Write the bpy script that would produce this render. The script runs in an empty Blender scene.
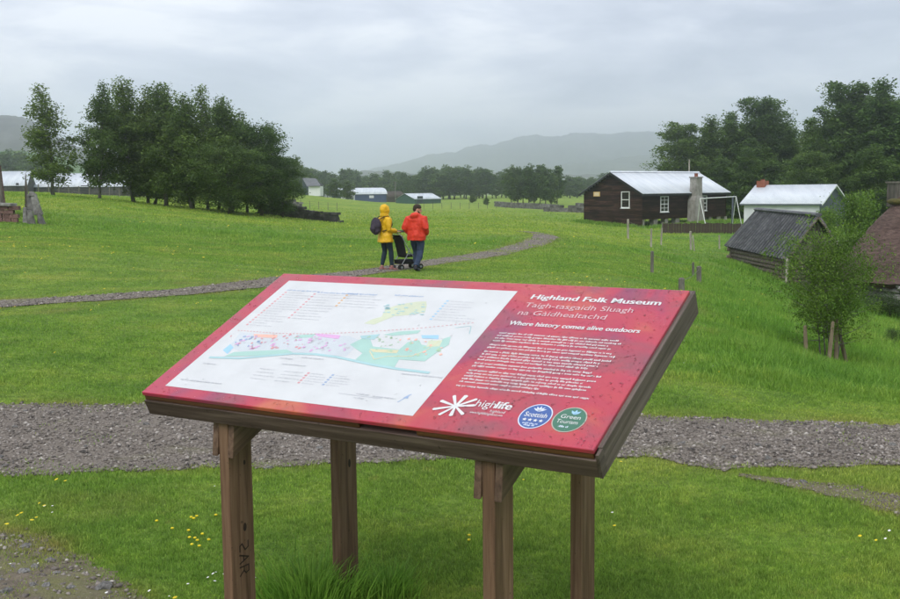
import bpy, bmesh, math, random
import numpy as np
from mathutils import Vector, Matrix, noise as mnoise

random.seed(7)
RNG = np.random.default_rng(7)
scene = bpy.context.scene
COL = scene.collection
rad = math.radians

# ------------------------------------------------------------------ camera
F_PX, PCX, PCY = 1050.0, 450.0, 299.5          # focal length and centre in photo pixels (900 x 599)
CAM = np.array([0.0, 0.0, 1.7])
PITCH, ROLL = rad(5.97), rad(-0.57)
_fw = np.array([0, math.cos(PITCH), -math.sin(PITCH)])
_up0 = np.array([0, math.sin(PITCH), math.cos(PITCH)])
_rt0 = np.array([1.0, 0, 0])
_rt = _rt0 * math.cos(ROLL) + _up0 * math.sin(ROLL)
_up = -_rt0 * math.sin(ROLL) + _up0 * math.cos(ROLL)
cam_data = bpy.data.cameras.new('camera')
cam_data.sensor_fit = 'HORIZONTAL'
cam_data.sensor_width = 36.0
cam_data.lens = 36.0 * F_PX / 900.0
cam_data.clip_start = 0.05
cam_data.clip_end = 12000
cam = bpy.data.objects.new('camera', cam_data)
COL.objects.link(cam)
cam.matrix_world = Matrix(((_rt[0], _up[0], -_fw[0], CAM[0]), (_rt[1], _up[1], -_fw[1], CAM[1]),
                           (_rt[2], _up[2], -_fw[2], CAM[2]), (0, 0, 0, 1)))
scene.camera = cam

# ------------------------------------------------------------------ world, sun, exposure
SUN_EL, SUN_AZ = rad(52), rad(200)
world = bpy.data.worlds.new('World')
scene.world = world
world.use_nodes = True
nt = world.node_tree
nt.nodes.clear()
N = nt.nodes.new
out = N('ShaderNodeOutputWorld')
bg = N('ShaderNodeBackground')
bg.inputs['Strength'].default_value = 1.0
sky = N('ShaderNodeTexSky')
sky.sky_type = 'NISHITA'
sky.sun_disc = False
sky.sun_elevation = SUN_EL
sky.sun_rotation = SUN_AZ
tc = N('ShaderNodeTexCoord')
mp = N('ShaderNodeMapping'); mp.inputs['Scale'].default_value = (1.0, 1.0, 3.4)
mp.inputs['Rotation'].default_value = (0, rad(4), 0)
mp.inputs['Location'].default_value = (0.7, 2.4, 0.3)
nt.links.new(tc.outputs['Generated'], mp.inputs[0])
n1 = N('ShaderNodeTexNoise'); n1.inputs['Scale'].default_value = 4.6; n1.inputs['Detail'].default_value = 8.0
n1.inputs['Roughness'].default_value = 0.55; n1.inputs['Distortion'].default_value = 0.25
nt.links.new(mp.outputs[0], n1.inputs['Vector'])
cr = N('ShaderNodeValToRGB')
cr.color_ramp.elements[0].position = 0.34; cr.color_ramp.elements[0].color = (0.43, 0.475, 0.575, 1)
cr.color_ramp.elements[1].position = 0.62; cr.color_ramp.elements[1].color = (0.96, 0.98, 1.02, 1)
e = cr.color_ramp.elements.new(0.5); e.color = (0.68, 0.72, 0.815, 1)
nt.links.new(n1.outputs['Fac'], cr.inputs[0])
skm = N('ShaderNodeMixRGB'); skm.blend_type = 'MULTIPLY'; skm.inputs[0].default_value = 1.0
skm.inputs[2].default_value = (0.06, 0.06, 0.06, 1)
nt.links.new(sky.outputs[0], skm.inputs[1])
mx = N('ShaderNodeMixRGB'); mx.inputs[0].default_value = 0.94          # cloud cover over the clear sky
nt.links.new(skm.outputs[0], mx.inputs[1]); nt.links.new(cr.outputs[0], mx.inputs[2])
nt.links.new(mx.outputs[0], bg.inputs['Color'])
nt.links.new(bg.outputs[0], out.inputs['Surface'])

sun_d = bpy.data.lights.new('sun', 'SUN')
sun_d.energy = 1.5
sun_d.angle = rad(35)
sun_d.color = (1.0, 0.97, 0.92)
sun = bpy.data.objects.new('sun', sun_d)
COL.objects.link(sun)
sun_dir = Vector((math.sin(SUN_AZ) * math.cos(SUN_EL), math.cos(SUN_AZ) * math.cos(SUN_EL), math.sin(SUN_EL)))
sun.rotation_euler = sun_dir.to_track_quat('Z', 'Y').to_euler()
sun.location = (0, -20, 60)
vs = scene.view_settings
vs.view_transform = 'Standard'; vs.look = 'None'; vs.gamma = 1.0; vs.exposure = 0.40
vs.use_curve_mapping = False
scene.cycles.volume_bounces = 12
scene.cycles.max_bounces = 14
scene.cycles.transparent_max_bounces = 12

# ------------------------------------------------------------------ pixel helpers
def ray(px, py):
    px = np.asarray(px, float); py = np.asarray(py, float)
    d = _fw * F_PX + np.multiply.outer(px - PCX, _rt) + np.multiply.outer(PCY - py, _up)
    return d / d[..., 1:2]
def at(px, py, d):
    return Vector(CAM + ray(px, py) * d)
def project(x, y, z):
    P = np.stack([x, y, z - CAM[2]], -1)
    dep = P @ _fw
    return PCX + F_PX * (P @ _rt) / dep, PCY - F_PX * (P @ _up) / dep

# ------------------------------------------------------------------ terrain height
_anch = [  # photo pixel and distance at which the ground is seen
    (0, 330, 12), (0, 303, 16), (0, 262, 22), (0, 240, 30), (0, 224, 40), (20, 203, 58), (50, 196, 70),
    (150, 275, 20), (150, 240, 35), (150, 221, 52), (150, 206, 74), (215, 211, 76), (270, 216, 78), (300, 219, 86), (338, 223, 80),
    (260, 284, 18.5), (380, 270, 26), (300, 245, 38), (330, 276, 23.5),
    (424, 264, 29), (480, 257, 34), (450, 240, 46), (529, 244, 44), (548, 235, 54), (529, 232, 58), (480, 220, 85),
    (480, 211, 130), (400, 206, 170), (320, 206, 150), (300, 194, 190), (345, 199, 200), (280, 207, 120),
    (365, 202, 250), (430, 204, 230), (480, 201, 230), (560, 205, 200), (590, 199, 300), (400, 199, 320),
    (592, 224, 95), (642, 227, 92), (738, 219, 101), (660, 235, 78), (610, 240, 62), (640, 255, 44), (720, 248, 62),
    (700, 330, 14), (760, 372, 11), (640, 335, 13.5), (840, 362, 17), (870, 395, 10.3), (690, 290, 25), (660, 270, 34),
    (728, 259, 54), (770, 276, 48), (785, 287, 45), (740, 290, 36), (890, 312, 41), (840, 305, 38), (960, 315, 41), (900, 350, 22), (980, 380, 17),
    (820, 226, 85), (756, 225, 92), (860, 232, 85), (760, 222, 120), (850, 225, 115), (950, 240, 110),
    (30, 194, 150), (95, 196, 150), (-60, 192, 150), (150, 198, 200), (230, 199, 250),
    (-150, 300, 15.5), (-150, 225, 38), (-150, 197, 80), (1050, 430, 8.5),
]
_pts = []
for a in _anch:
    p = at(*a); _pts.append((p.x, p.y, p.z))
for px in (-250, 0, 200, 350, 500, 650, 800, 1000, 1200):
    for d in (2.5, 4.0, 5.5, 7.2):
        p = at(px, 300, d); _pts.append((p.x, p.y, 0.0))
for px in (-250, 100, 300, 450):
    p = at(px, 300, 9.5); _pts.append((p.x, p.y, 0.0))
for px in (-300, 100, 500, 900, 1250):
    p = at(px, 300, 420); _pts.append((p.x, p.y, -0.9))
_pts = np.array(_pts)
def _feat(x, y):
    r = np.hypot(x, y)
    az = np.clip(np.arctan2(x, np.maximum(y, 1e-3)), -0.62, 0.62)
    az = np.where(y <= 0, np.sign(x) * 0.62, az)
    return np.stack([az * 3.0, np.log(np.clip(r, 2.2, 420))], -1)
def _tps(d):
    return np.where(d > 1e-9, d * d * np.log(d + 1e-12), 0.0)
_A = _feat(_pts[:, 0], _pts[:, 1])
_K = _tps(np.linalg.norm(_A[:, None] - _A[None], axis=-1)) + 0.004 * np.eye(len(_A))
_P = np.concatenate([np.ones((len(_A), 1)), _A], 1)
_M = np.block([[_K, _P], [_P.T, np.zeros((3, 3))]])
_w = np.linalg.solve(_M, np.concatenate([_pts[:, 2], np.zeros(3)]))
_GN, _GM, _L0, _L1 = 240, 340, math.log(2.2), math.log(420)
_ga, _gb = np.meshgrid(np.linspace(-1.86, 1.86, _GN), np.linspace(_L0, _L1, _GM), indexing='ij')
_T = np.concatenate([_tps(np.linalg.norm(np.stack([_ga[i], _gb[i]], -1)[:, None] - _A[None], axis=-1)) @ _w[:len(_A)] + _w[-3] + np.stack([_ga[i], _gb[i]], -1) @ _w[-2:] for i in range(_GN)]).reshape(_GN, _GM)
def Z(x, y):
    x = np.asarray(x, float); y = np.asarray(y, float)
    sh = np.broadcast(x, y).shape
    xf = np.broadcast_to(x, sh).ravel(); yf = np.broadcast_to(y, sh).ravel()
    f = _feat(xf, yf)
    u = (f[:, 0] + 1.86) / 3.72 * (_GN - 1); v = (f[:, 1] - _L0) / (_L1 - _L0) * (_GM - 1)
    i = np.clip(u.astype(int), 0, _GN - 2); j = np.clip(v.astype(int), 0, _GM - 2)
    a = np.clip(u - i, 0, 1); b = np.clip(v - j, 0, 1)
    outz = (_T[i, j] * (1 - a) + _T[i + 1, j] * a) * (1 - b) + (_T[i, j + 1] * (1 - a) + _T[i + 1, j + 1] * a) * b
    r = np.hypot(xf, yf)
    k = np.clip((r - 10) / 20, 0, 1)
    outz += 0.012 * np.sin(xf * 2.1 + 1.3 * np.sin(yf * 1.3)) * np.sin(yf * 1.7 + .6) * (1 - k)
    outz += k * (0.06 * np.sin(xf * 0.31 + 2) * np.sin(yf * 0.23 + xf * 0.11) + 0.025 * np.sin(xf * 1.1) * np.sin(yf * 0.9 + 1))
    behind = np.clip((-yf) / 10, 0, 1)
    outz = outz * (1 - behind)
    far = np.clip((r - 430) / 300, 0, 1)
    outz = outz * (1 - far) + far * -3.0
    return outz.reshape(sh)
def z1(x, y):
    return float(Z(np.array([x]), np.array([y]))[0])
def ground_hit(px, py):
    D = ray(px, py)
    ds = np.exp(np.linspace(math.log(2.5), math.log(400), 500))
    X = D[:, None, 0] * ds; Y = D[:, None, 1] * ds; Zr = CAM[2] + D[:, None, 2] * ds
    below = Zr < Z(X, Y)
    idx = np.argmax(below, axis=1)
    idx = np.where(below.any(1), idx, len(ds) - 1)
    lo = ds[np.maximum(idx - 1, 0)]; hi = ds[idx]
    for _ in range(12):
        m = (lo + hi) / 2
        b = CAM[2] + D[:, 2] * m < Z(D[:, 0] * m, D[:, 1] * m)
        hi = np.where(b, m, hi); lo = np.where(b, lo, m)
    return np.stack([D[:, 0] * hi, D[:, 1] * hi, CAM[2] + D[:, 2] * hi], -1)
def g1(px, py):
    return Vector(ground_hit(np.array([px]), np.array([py]))[0])
def gz(px, d):
    """ground point under a photo column at a given distance"""
    p = at(px, 300, d)
    return Vector((p.x, p.y, z1(p.x, p.y)))
def n1d(x, s=0.0):
    x = np.asarray(x, float)
    return (np.sin(x * 0.021 + s) + 0.6 * np.sin(x * 0.057 + 2.1 * s + 1) + 0.45 * np.sin(x * 0.151 + s * 3) +
            0.3 * np.sin(x * 0.43 + s + 2) + 0.25 * np.sin(x * 0.97 + s * 5)) / 2.0
def n2d(x, y, s=1.0, seed=0.0):
    x = x * s; y = y * s
    return (np.sin(x + 1.7 * np.sin(y * .8 + seed)) * np.sin(y * 1.1 + 1.3 * np.sin(x * .7 + seed * 2)) +
            0.5 * np.sin(2.3 * x + 1.1 * y + seed) * np.sin(2.1 * y - 1.4 * x) +
            0.3 * np.sin(5.1 * x - 2 * y) * np.sin(4.7 * y + 1.9 * x + seed)) / 1.5

# ------------------------------------------------------------------ object helpers
def link(o):
    COL.objects.link(o); return o
def empty(name, loc=(0, 0, 0), rz=0.0):
    o = bpy.data.objects.new(name, None); link(o)
    o.location = loc; o.rotation_euler = (0, 0, rz); o.empty_display_size = 0.2
    return o
def tag(o, label, cat, group=None):
    o['label'] = label; o['category'] = cat
    if group: o['group'] = group
    return o
def structure(o):
    o['kind'] = 'structure'; return o
def stuff(o):
    o['kind'] = 'stuff'; return o
def mesh_obj(name, me, mat=None, parent=None, loc=None, rot=None):
    o = bpy.data.objects.new(name, me); link(o)
    if mat is not None and not me.materials: me.materials.append(mat)
    if parent is not None: o.parent = parent
    if loc is not None: o.location = loc
    if rot is not None: o.rotation_euler = rot
    return o
def np_mesh(name, verts, faces, smooth=False):
    """verts (n,3), faces (m,k)"""
    me = bpy.data.meshes.new(name)
    v = np.asarray(verts, dtype=np.float32); f = np.asarray(faces, dtype=np.int32)
    m, k = f.shape
    me.vertices.add(len(v)); me.vertices.foreach_set('co', v.ravel())
    me.loops.add(m * k); me.loops.foreach_set('vertex_index', f.ravel())
    me.polygons.add(m); me.polygons.foreach_set('loop_start', np.arange(0, m * k, k, dtype=np.int32))
    me.update(calc_edges=True)
    if smooth:
        me.polygons.foreach_set('use_smooth', np.ones(m, dtype=bool))
    me.validate()
    return me
class MB:
    def __init__(self): self.v = []; self.f = []
    def add(self, vs, fs):
        b = len(self.v); self.v += [tuple(p) for p in vs]; self.f += [tuple(i + b for i in q) for q in fs]; return self
    def box(self, c, s, M=None, taper=1.0):
        x, y, z = s[0] / 2, s[1] / 2, s[2] / 2
        vs = [Vector(((-x, x, x, -x)[i % 4] * (taper if i > 3 else 1), (-y, -y, y, y)[i % 4] * (taper if i > 3 else 1), -z if i < 4 else z)) for i in range(8)]
        if M is not None: vs = [M @ p for p in vs]
        c = Vector(c)
        return self.add([p + c for p in vs], [(0, 3, 2, 1), (4, 5, 6, 7), (0, 1, 5, 4), (1, 2, 6, 5), (2, 3, 7, 6), (3, 0, 4, 7)])
    def hexa(self, p8):
        return self.add(p8, [(0, 3, 2, 1), (4, 5, 6, 7), (0, 1, 5, 4), (1, 2, 6, 5), (2, 3, 7, 6), (3, 0, 4, 7)])
    def prism(self, poly, d):
        n = len(poly); d = Vector(d)
        vs = [Vector(p) for p in poly] + [Vector(p) + d for p in poly]
        return self.add(vs, [tuple(range(n))[::-1], tuple(range(n, 2 * n))] + [(i, (i + 1) % n, n + (i + 1) % n, n + i) for i in range(n)])
    def tube(self, path, radii, seg=8, ell=1.0, side=None):
        path = [Vector(p) for p in path]
        if not hasattr(radii, '__len__'): radii = [radii] * len(path)
        b = len(self.v); n = len(path)
        t0 = (path[1] - path[0]).normalized()
        ref = Vector(side) if side is not None else (Vector((1, 0, 0)) if abs(t0.x) < 0.8 else Vector((0, 1, 0)))
        for i, p in enumerate(path):
            t = (path[min(i + 1, n - 1)] - path[max(i - 1, 0)]).normalized()
            u = (ref - t * ref.dot(t)).normalized(); w = t.cross(u)
            r = radii[i]
            ru, rw = (r if not hasattr(r, '__len__') else r[0]), (r * ell if not hasattr(r, '__len__') else r[1])
            for k in range(seg):
                a = 2 * math.pi * k / seg
                self.v.append(tuple(p + u * math.cos(a) * ru + w * math.sin(a) * rw))
        for i in range(n - 1):
            for k in range(seg):
                k2 = (k + 1) % seg
                self.f.append((b + i * seg + k, b + i * seg + k2, b + (i + 1) * seg + k2, b + (i + 1) * seg + k))
        self.f.append(tuple(b + k for k in range(seg))[::-1]); self.f.append(tuple(b + (n - 1) * seg + k for k in range(seg)))
        return self
    def ball(self, c, r, seg=12, rings=8, M=None):
        c = Vector(c); r = r if hasattr(r, '__len__') else (r, r, r)
        b = len(self.v)
        def put(p):
            p = Vector((p[0] * r[0], p[1] * r[1], p[2] * r[2]))
            if M is not None: p = M @ p
            self.v.append(tuple(p + c))
        put((0, 0, -1))
        for i in range(1, rings):
            a = math.pi * i / rings - math.pi / 2
            for k in range(seg):
                q = 2 * math.pi * k / seg
                put((math.cos(a) * math.cos(q), math.cos(a) * math.sin(q), math.sin(a)))
        put((0, 0, 1)); top = len(self.v) - 1
        for k in range(seg):
            k2 = (k + 1) % seg
            self.f.append((b, b + 1 + k2, b + 1 + k)); 
            for i in range(rings - 2):
                self.f.append((b + 1 + i * seg + k, b + 1 + i * seg + k2, b + 1 + (i + 1) * seg + k2, b + 1 + (i + 1) * seg + k))
            self.f.append((top, b + 1 + (rings - 2) * seg + k, b + 1 + (rings - 2) * seg + k2))
        return self
    def mesh(self, name, smooth=False):
        me = bpy.data.meshes.new(name)
        me.from_pydata(self.v, [], self.f); me.update()
        if smooth:
            for p in me.polygons: p.use_smooth = True
        return me
    def build(self, name, mat, parent=None, smooth=False, bevel=0.0):
        o = mesh_obj(name, self.mesh(name, smooth), mat, parent)
        if bevel:
            b = o.modifiers.new('bevel', 'BEVEL'); b.width = bevel; b.segments = 2; b.limit_method = 'ANGLE'
        return o
def rotm(z=0.0, x=0.0, y=0.0):
    return Matrix.Rotation(z, 3, 'Z') @ Matrix.Rotation(y, 3, 'Y') @ Matrix.Rotation(x, 3, 'X')

# ------------------------------------------------------------------ materials
def new_mat(name):
    m = bpy.data.materials.new(name); m.use_nodes = True
    t = m.node_tree; b = t.nodes['Principled BSDF']
    return m, t, b
def ramp(t, fac, cols):
    r = t.nodes.new('ShaderNodeValToRGB'); el = r.color_ramp.elements
    while len(el) > 1: el.remove(el[-1])
    for i, (p, c) in enumerate(cols):
        q = el[0] if i == 0 else el.new(p)
        q.position = p; q.color = (*c, 1)
    t.links.new(fac, r.inputs[0]); return r.outputs[0]
def noise_tex(t, vec, scale, detail=4, rough=0.55, dist=0.0):
    n = t.nodes.new('ShaderNodeTexNoise')
    n.inputs['Scale'].default_value = scale; n.inputs['Detail'].default_value = detail
    n.inputs['Roughness'].default_value = rough; n.inputs['Distortion'].default_value = dist
    if vec is not None: t.links.new(vec, n.inputs['Vector'])
    return n.outputs['Fac']
def mapping(t, vec, scale):
    m = t.nodes.new('ShaderNodeMapping'); m.inputs['Scale'].default_value = scale
    t.links.new(vec, m.inputs['Vector']); return m.outputs[0]
def mixc(t, fac, a, b, mode='MIX'):
    m = t.nodes.new('ShaderNodeMixRGB'); m.blend_type = mode
    for i, s in enumerate((fac, a, b)):
        if isinstance(s, (int, float)): m.inputs[i].default_value = s
        elif isinstance(s, tuple): m.inputs[i].default_value = (*s, 1)
        else: t.links.new(s, m.inputs[i])
    return m.outputs[0]
def math_n(t, op, a, b=None, clamp=False):
    m = t.nodes.new('ShaderNodeMath'); m.operation = op; m.use_clamp = clamp
    for i, s in enumerate((a, b)):
        if s is None: continue
        if isinstance(s, (int, float)): m.inputs[i].default_value = s
        else: t.links.new(s, m.inputs[i])
    return m.outputs[0]
def bump(t, b, h, strength=0.5, dist=0.02):
    n = t.nodes.new('ShaderNodeBump'); n.inputs['Strength'].default_value = strength; n.inputs['Distance'].default_value = dist
    t.links.new(h, n.inputs['Height']); t.links.new(n.outputs[0], b.inputs['Normal'])
def geo(t, name): 
    g = t.nodes.new('ShaderNodeNewGeometry'); return g.outputs[name]
def objc(t):
    return t.nodes.new('ShaderNodeTexCoord').outputs['Object']
def simple(name, cols, scale=(6, 6, 6), rough=0.7, bmp=0.0, detail=5, island=0.0, metal=0.0, spec=0.3, bdist=0.01, fine=0.0):
    """two or three tone noise material in object space; scale stretches the noise"""
    m, t, b = new_mat(name)
    v = mapping(t, objc(t), scale)
    f = noise_tex(t, v, 1.0, detail, 0.6, 0.2)
    n = len(cols)
    c = ramp(t, f, [(0.3 + 0.4 * i / max(n - 1, 1), cols[i]) for i in range(n)])
    if island:
        r = geo(t, 'Random Per Island')
        c = mixc(t, 1.0, c, ramp(t, r, [(0, (1 - island,) * 3), (1, (1 + island,) * 3)]), 'MULTIPLY')
        rr = t.nodes.new('ShaderNodeObjectInfo').outputs['Random']
        c = mixc(t, 1.0, c, ramp(t, rr, [(0, (1 - island * .7,) * 3), (1, (1 + island * .7,) * 3)]), 'MULTIPLY')
    t.links.new(c, b.inputs['Base Color'])
    b.inputs['Roughness'].default_value = rough; b.inputs['Metallic'].default_value = metal
    b.inputs['Specular IOR Level'].default_value = spec
    if bmp: bump(t, b, f, bmp, bdist)
    return m
M = {}
def grass_color(t, light=1.0):
    """shared by the turf sheet and the blades: patches in world position, zone 0 mown lawn, 1 rough pasture, 2 far hay field"""
    pos = geo(t, 'Position')
    a = noise_tex(t, pos, 0.9, 5, 0.6)
    b = noise_tex(t, pos, 0.13, 4, 0.6)
    c = noise_tex(t, pos, 5.0, 3, 0.6)
    k = light
    base = ramp(t, a, [(0.3, (0.092 * k, 0.170 * k, 0.028 * k)), (0.5, (0.128 * k, 0.212 * k, 0.034 * k)), (0.72, (0.188 * k, 0.242 * k, 0.046 * k))])
    patch = ramp(t, b, [(0.35, (0.85, 0.95, 0.8)), (0.62, (1.2, 1.08, 1.1))])
    base = mixc(t, 1.0, base, patch, 'MULTIPLY')
    dry = ramp(t, c, [(0.62, (0, 0, 0)), (0.8, (0.5, 0.5, 0.5))])
    base = mixc(t, dry, base, (0.19 * k, 0.17 * k, 0.05 * k))
    at_ = t.nodes.new('ShaderNodeAttribute'); at_.attribute_name = 'zone'
    r = ramp(t, math_n(t, 'MULTIPLY', at_.outputs['Fac'], 0.5), [(0.0, (1, 1, 1)), (0.5, (0.80, 0.93, 0.85)), (1.0, (1.20, 1.10, 1.0))])
    base = mixc(t, 1.0, base, r, 'MULTIPLY')
    mot = noise_tex(t, pos, 13.0, 4, 0.65)
    base = mixc(t, 1.0, base, ramp(t, mot, [(0.32, (0.70, 0.74, 0.72)), (0.5, (1, 1, 1)), (0.68, (1.32, 1.22, 1.2))]), 'MULTIPLY')
    we = t.nodes.new('ShaderNodeAttribute'); we.attribute_name = 'wear'
    base = mixc(t, we.outputs['Fac'], base, (0.215 * k, 0.180 * k, 0.062 * k))
    return base, pos, a, c
def make_materials():
    # turf
    m, t, b = new_mat('turf')
    col, pos, a, c = grass_color(t, 1.25)
    fine = noise_tex(t, pos, 30, 4, 0.7)
    mid = noise_tex(t, mapping(t, pos, (2.2, 2.2, 2.2)), 1.0, 6, 0.7)
    col = mixc(t, 1.0, col, ramp(t, fine, [(0.3, (0.7, 0.72, 0.7)), (0.7, (1.2, 1.2, 1.1))]), 'MULTIPLY')
    col = mixc(t, 1.0, col, ramp(t, mid, [(0.35, (0.74, 0.8, 0.74)), (0.65, (1.2, 1.15, 1.15))]), 'MULTIPLY')
    t.links.new(col, b.inputs['Base Color']); b.inputs['Roughness'].default_value = 0.85
    b.inputs['Specular IOR Level'].default_value = 0.15
    h = math_n(t, 'ADD', fine, math_n(t, 'MULTIPLY', mid, 2.0))
    bump(t, b, h, 0.9, 0.05)
    M['turf'] = m
    # blades
    m, t, b = new_mat('grass_blade')
    col, pos, a, c = grass_color(t, 1.75)
    r = geo(t, 'Random Per Island')
    col = mixc(t, 1.0, col, ramp(t, r, [(0, (0.62, 0.70, 0.6)), (0.5, (1, 1, 1)), (0.93, (1.25, 1.2, 1.2)), (1.0, (1.55, 1.3, 1.6))]), 'MULTIPLY')
    t.links.new(col, b.inputs['Base Color']); b.inputs['Roughness'].default_value = 0.55
    b.inputs['Specular IOR Level'].default_value = 0.3
    tr = t.nodes.new('ShaderNodeBsdfTranslucent'); t.links.new(col, tr.inputs[0])
    ms = t.nodes.new('ShaderNodeMixShader'); ms.inputs[0].default_value = 0.4
    t.links.new(b.outputs[0], ms.inputs[1]); t.links.new(tr.outputs[0], ms.inputs[2])
    t.links.new(ms.outputs[0], t.nodes['Material Output'].inputs['Surface'])
    M['blade'] = m
    # foliage
    def leaf(name, c0, c1, c2, trans=0.35):
        m, t, b = new_mat(name)
        r = geo(t, 'Random Per Island')
        col = ramp(t, r, [(0.0, c0), (0.55, c1), (1.0, c2)])
        nz = noise_tex(t, objc(t), 0.6, 3)
        col = mixc(t, 1.0, col, ramp(t, nz, [(0.35, (0.75, 0.8, 0.75)), (0.65, (1.25, 1.2, 1.1))]), 'MULTIPLY')
        oi = t.nodes.new('ShaderNodeObjectInfo')
        col = mixc(t, 1.0, col, ramp(t, oi.outputs['Random'], [(0, (0.8, 0.86, 0.82)), (1, (1.2, 1.12, 1.05))]), 'MULTIPLY')
        t.links.new(col, b.inputs['Base Color']); b.inputs['Roughness'].default_value = 0.6
        b.inputs['Specular IOR Level'].default_value = 0.25
        tr = t.nodes.new('ShaderNodeBsdfTranslucent'); t.links.new(col, tr.inputs[0])
        ms = t.nodes.new('ShaderNodeMixShader'); ms.inputs[0].default_value = trans
        t.links.new(b.outputs[0], ms.inputs[1]); t.links.new(tr.outputs[0], ms.inputs[2])
        t.links.new(ms.outputs[0], t.nodes['Material Output'].inputs['Surface'])
        M[name] = m
    leaf('leaf_birch', (0.075, 0.125, 0.026), (0.118, 0.190, 0.040), (0.185, 0.265, 0.062), 0.42)
    leaf('leaf_dark', (0.055, 0.100, 0.024), (0.085, 0.150, 0.034), (0.130, 0.205, 0.050), 0.4)
    leaf('leaf_wood', (0.066, 0.122, 0.026), (0.105, 0.185, 0.040), (0.165, 0.255, 0.060), 0.42)
    leaf('leaf_bright', (0.075, 0.15, 0.022), (0.11, 0.21, 0.03), (0.16, 0.27, 0.04))
    leaf('leaf_sapling', (0.105, 0.185, 0.030), (0.155, 0.255, 0.042), (0.215, 0.32, 0.06), 0.42)
    leaf('leaf_deep_green', (0.028, 0.06, 0.02), (0.045, 0.085, 0.026), (0.07, 0.11, 0.032))  # deep green leaf colour of the low shrubs
    M['bark'] = simple('bark', [(0.035, 0.028, 0.022), (0.08, 0.068, 0.055), (0.14, 0.125, 0.11)], (5, 5, 1.5), 0.9, 0.5)
    M['birch_bark'] = simple('birch_bark', [(0.06, 0.05, 0.045), (0.17, 0.155, 0.14), (0.30, 0.28, 0.26)], (4, 4, 2), 0.9, 0.4)
    # gravel, soil
    m, t, b = new_mat('gravel_bed')
    pos = geo(t, 'Position')
    f = noise_tex(t, pos, 60, 3, 0.7); g = noise_tex(t, pos, 1.3, 5, 0.6)
    c = ramp(t, f, [(0.3, (0.12, 0.10, 0.082)), (0.5, (0.195, 0.166, 0.138)), (0.7, (0.27, 0.236, 0.20))])
    c = mixc(t, ramp(t, g, [(0.54, (0, 0, 0)), (0.70, (0.65, 0.65, 0.65))]), c, (0.135, 0.145, 0.045))
    t.links.new(c, b.inputs['Base Color']); b.inputs['Roughness'].default_value = 0.85
    b.inputs['Specular IOR Level'].default_value = 0.25
    bump(t, b, f, 0.8, 0.02); M['gravel'] = m
    m, t, b = new_mat('pebble')
    r = geo(t, 'Random Per Island')
    c = ramp(t, r, [(0, (0.055, 0.048, 0.044)), (0.14, (0.12, 0.105, 0.092)), (0.5, (0.20, 0.176, 0.155)), (0.8, (0.25, 0.224, 0.20)), (0.96, (0.32, 0.292, 0.265)), (1, (0.48, 0.45, 0.42))])
    c = mixc(t, 1.0, c, ramp(t, noise_tex(t, geo(t, 'Position'), 90, 3), [(0.35, (0.8, 0.8, 0.8)), (0.65, (1.2, 1.2, 1.2))]), 'MULTIPLY')
    pn = noise_tex(t, geo(t, 'Position'), 1.3, 5, 0.6)
    c = mixc(t, ramp(t, pn, [(0.56, (0, 0, 0)), (0.72, (0.45, 0.45, 0.45))]), c, (0.135, 0.140, 0.05))
    c = mixc(t, 1.0, c, ramp(t, noise_tex(t, geo(t, 'Position'), 2.6, 4, 0.6), [(0.35, (0.82, 0.80, 0.78)), (0.65, (1.18, 1.16, 1.14))]), 'MULTIPLY')
    t.links.new(c, b.inputs['Base Color']); b.inputs['Roughness'].default_value = 0.6; b.inputs['Specular IOR Level'].default_value = 0.3
    M['pebble'] = m
    m, t, b = new_mat('soil')
    pos = geo(t, 'Position'); f = noise_tex(t, pos, 22, 5, 0.7); g = noise_tex(t, pos, 4, 4, 0.6)
    c = ramp(t, f, [(0.3, (0.085, 0.066, 0.044)), (0.55, (0.165, 0.132, 0.09)), (0.75, (0.235, 0.195, 0.14))])
    c = mixc(t, ramp(t, g, [(0.42, (0, 0, 0)), (0.62, (0.8, 0.8, 0.8))]), c, (0.15, 0.15, 0.045))
    t.links.new(c, b.inputs['Base Color']); b.inputs['Roughness'].default_value = 0.8
    bump(t, b, f, 1.0, 0.03); M['soil'] = m
    # timber of the board: grain runs along local Z (legs) or X (rails)
    def timber(name, axis, c0, c1, c2, rough=0.55, wet=0.35):
        m, t, b = new_mat(name)
        s = {'x': (2.0, 45, 45), 'y': (45, 2.0, 45), 'z': (45, 45, 2.0)}[axis]
        oc = objc(t)
        oi = t.nodes.new('ShaderNodeObjectInfo').outputs['Random']
        off = t.nodes.new('ShaderNodeVectorMath'); off.operation = 'ADD'
        cv = t.nodes.new('ShaderNodeCombineXYZ')
        sc_ = math_n(t, 'MULTIPLY', oi, 13.0)
        for i in range(3): t.links.new(sc_, cv.inputs[i])
        t.links.new(oc, off.inputs[0]); t.links.new(cv.outputs[0], off.inputs[1])
        g = noise_tex(t, mapping(t, off.outputs[0], s), 1.0, 6, 0.65, 0.4)
        big = noise_tex(t, mapping(t, off.outputs[0], tuple(x * 0.12 for x in s)), 1.0, 4, 0.6, 0.6)
        c = ramp(t, g, [(0.3, c0), (0.5, c1), (0.72, c2)])
        c = mixc(t, 1.0, c, ramp(t, big, [(0.35, (0.72, 0.70, 0.68)), (0.6, (1.12, 1.08, 1.05))]), 'MULTIPLY')
        sp = noise_tex(t, off.outputs[0], 55, 2, 0.5)
        c = mixc(t, ramp(t, sp, [(0.70, (0, 0, 0)), (0.76, (0.6, 0.6, 0.6))]), c, tuple(x * 0.35 for x in c0))
        t.links.new(c, b.inputs['Base Color']); b.inputs['Roughness'].default_value = rough
        b.inputs['Specular IOR Level'].default_value = wet
        bump(t, b, g, 0.35, 0.004); M[name] = m
    timber('timber_leg', 'z', (0.078, 0.040, 0.024), (0.158, 0.092, 0.056), (0.255, 0.165, 0.108))
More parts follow.
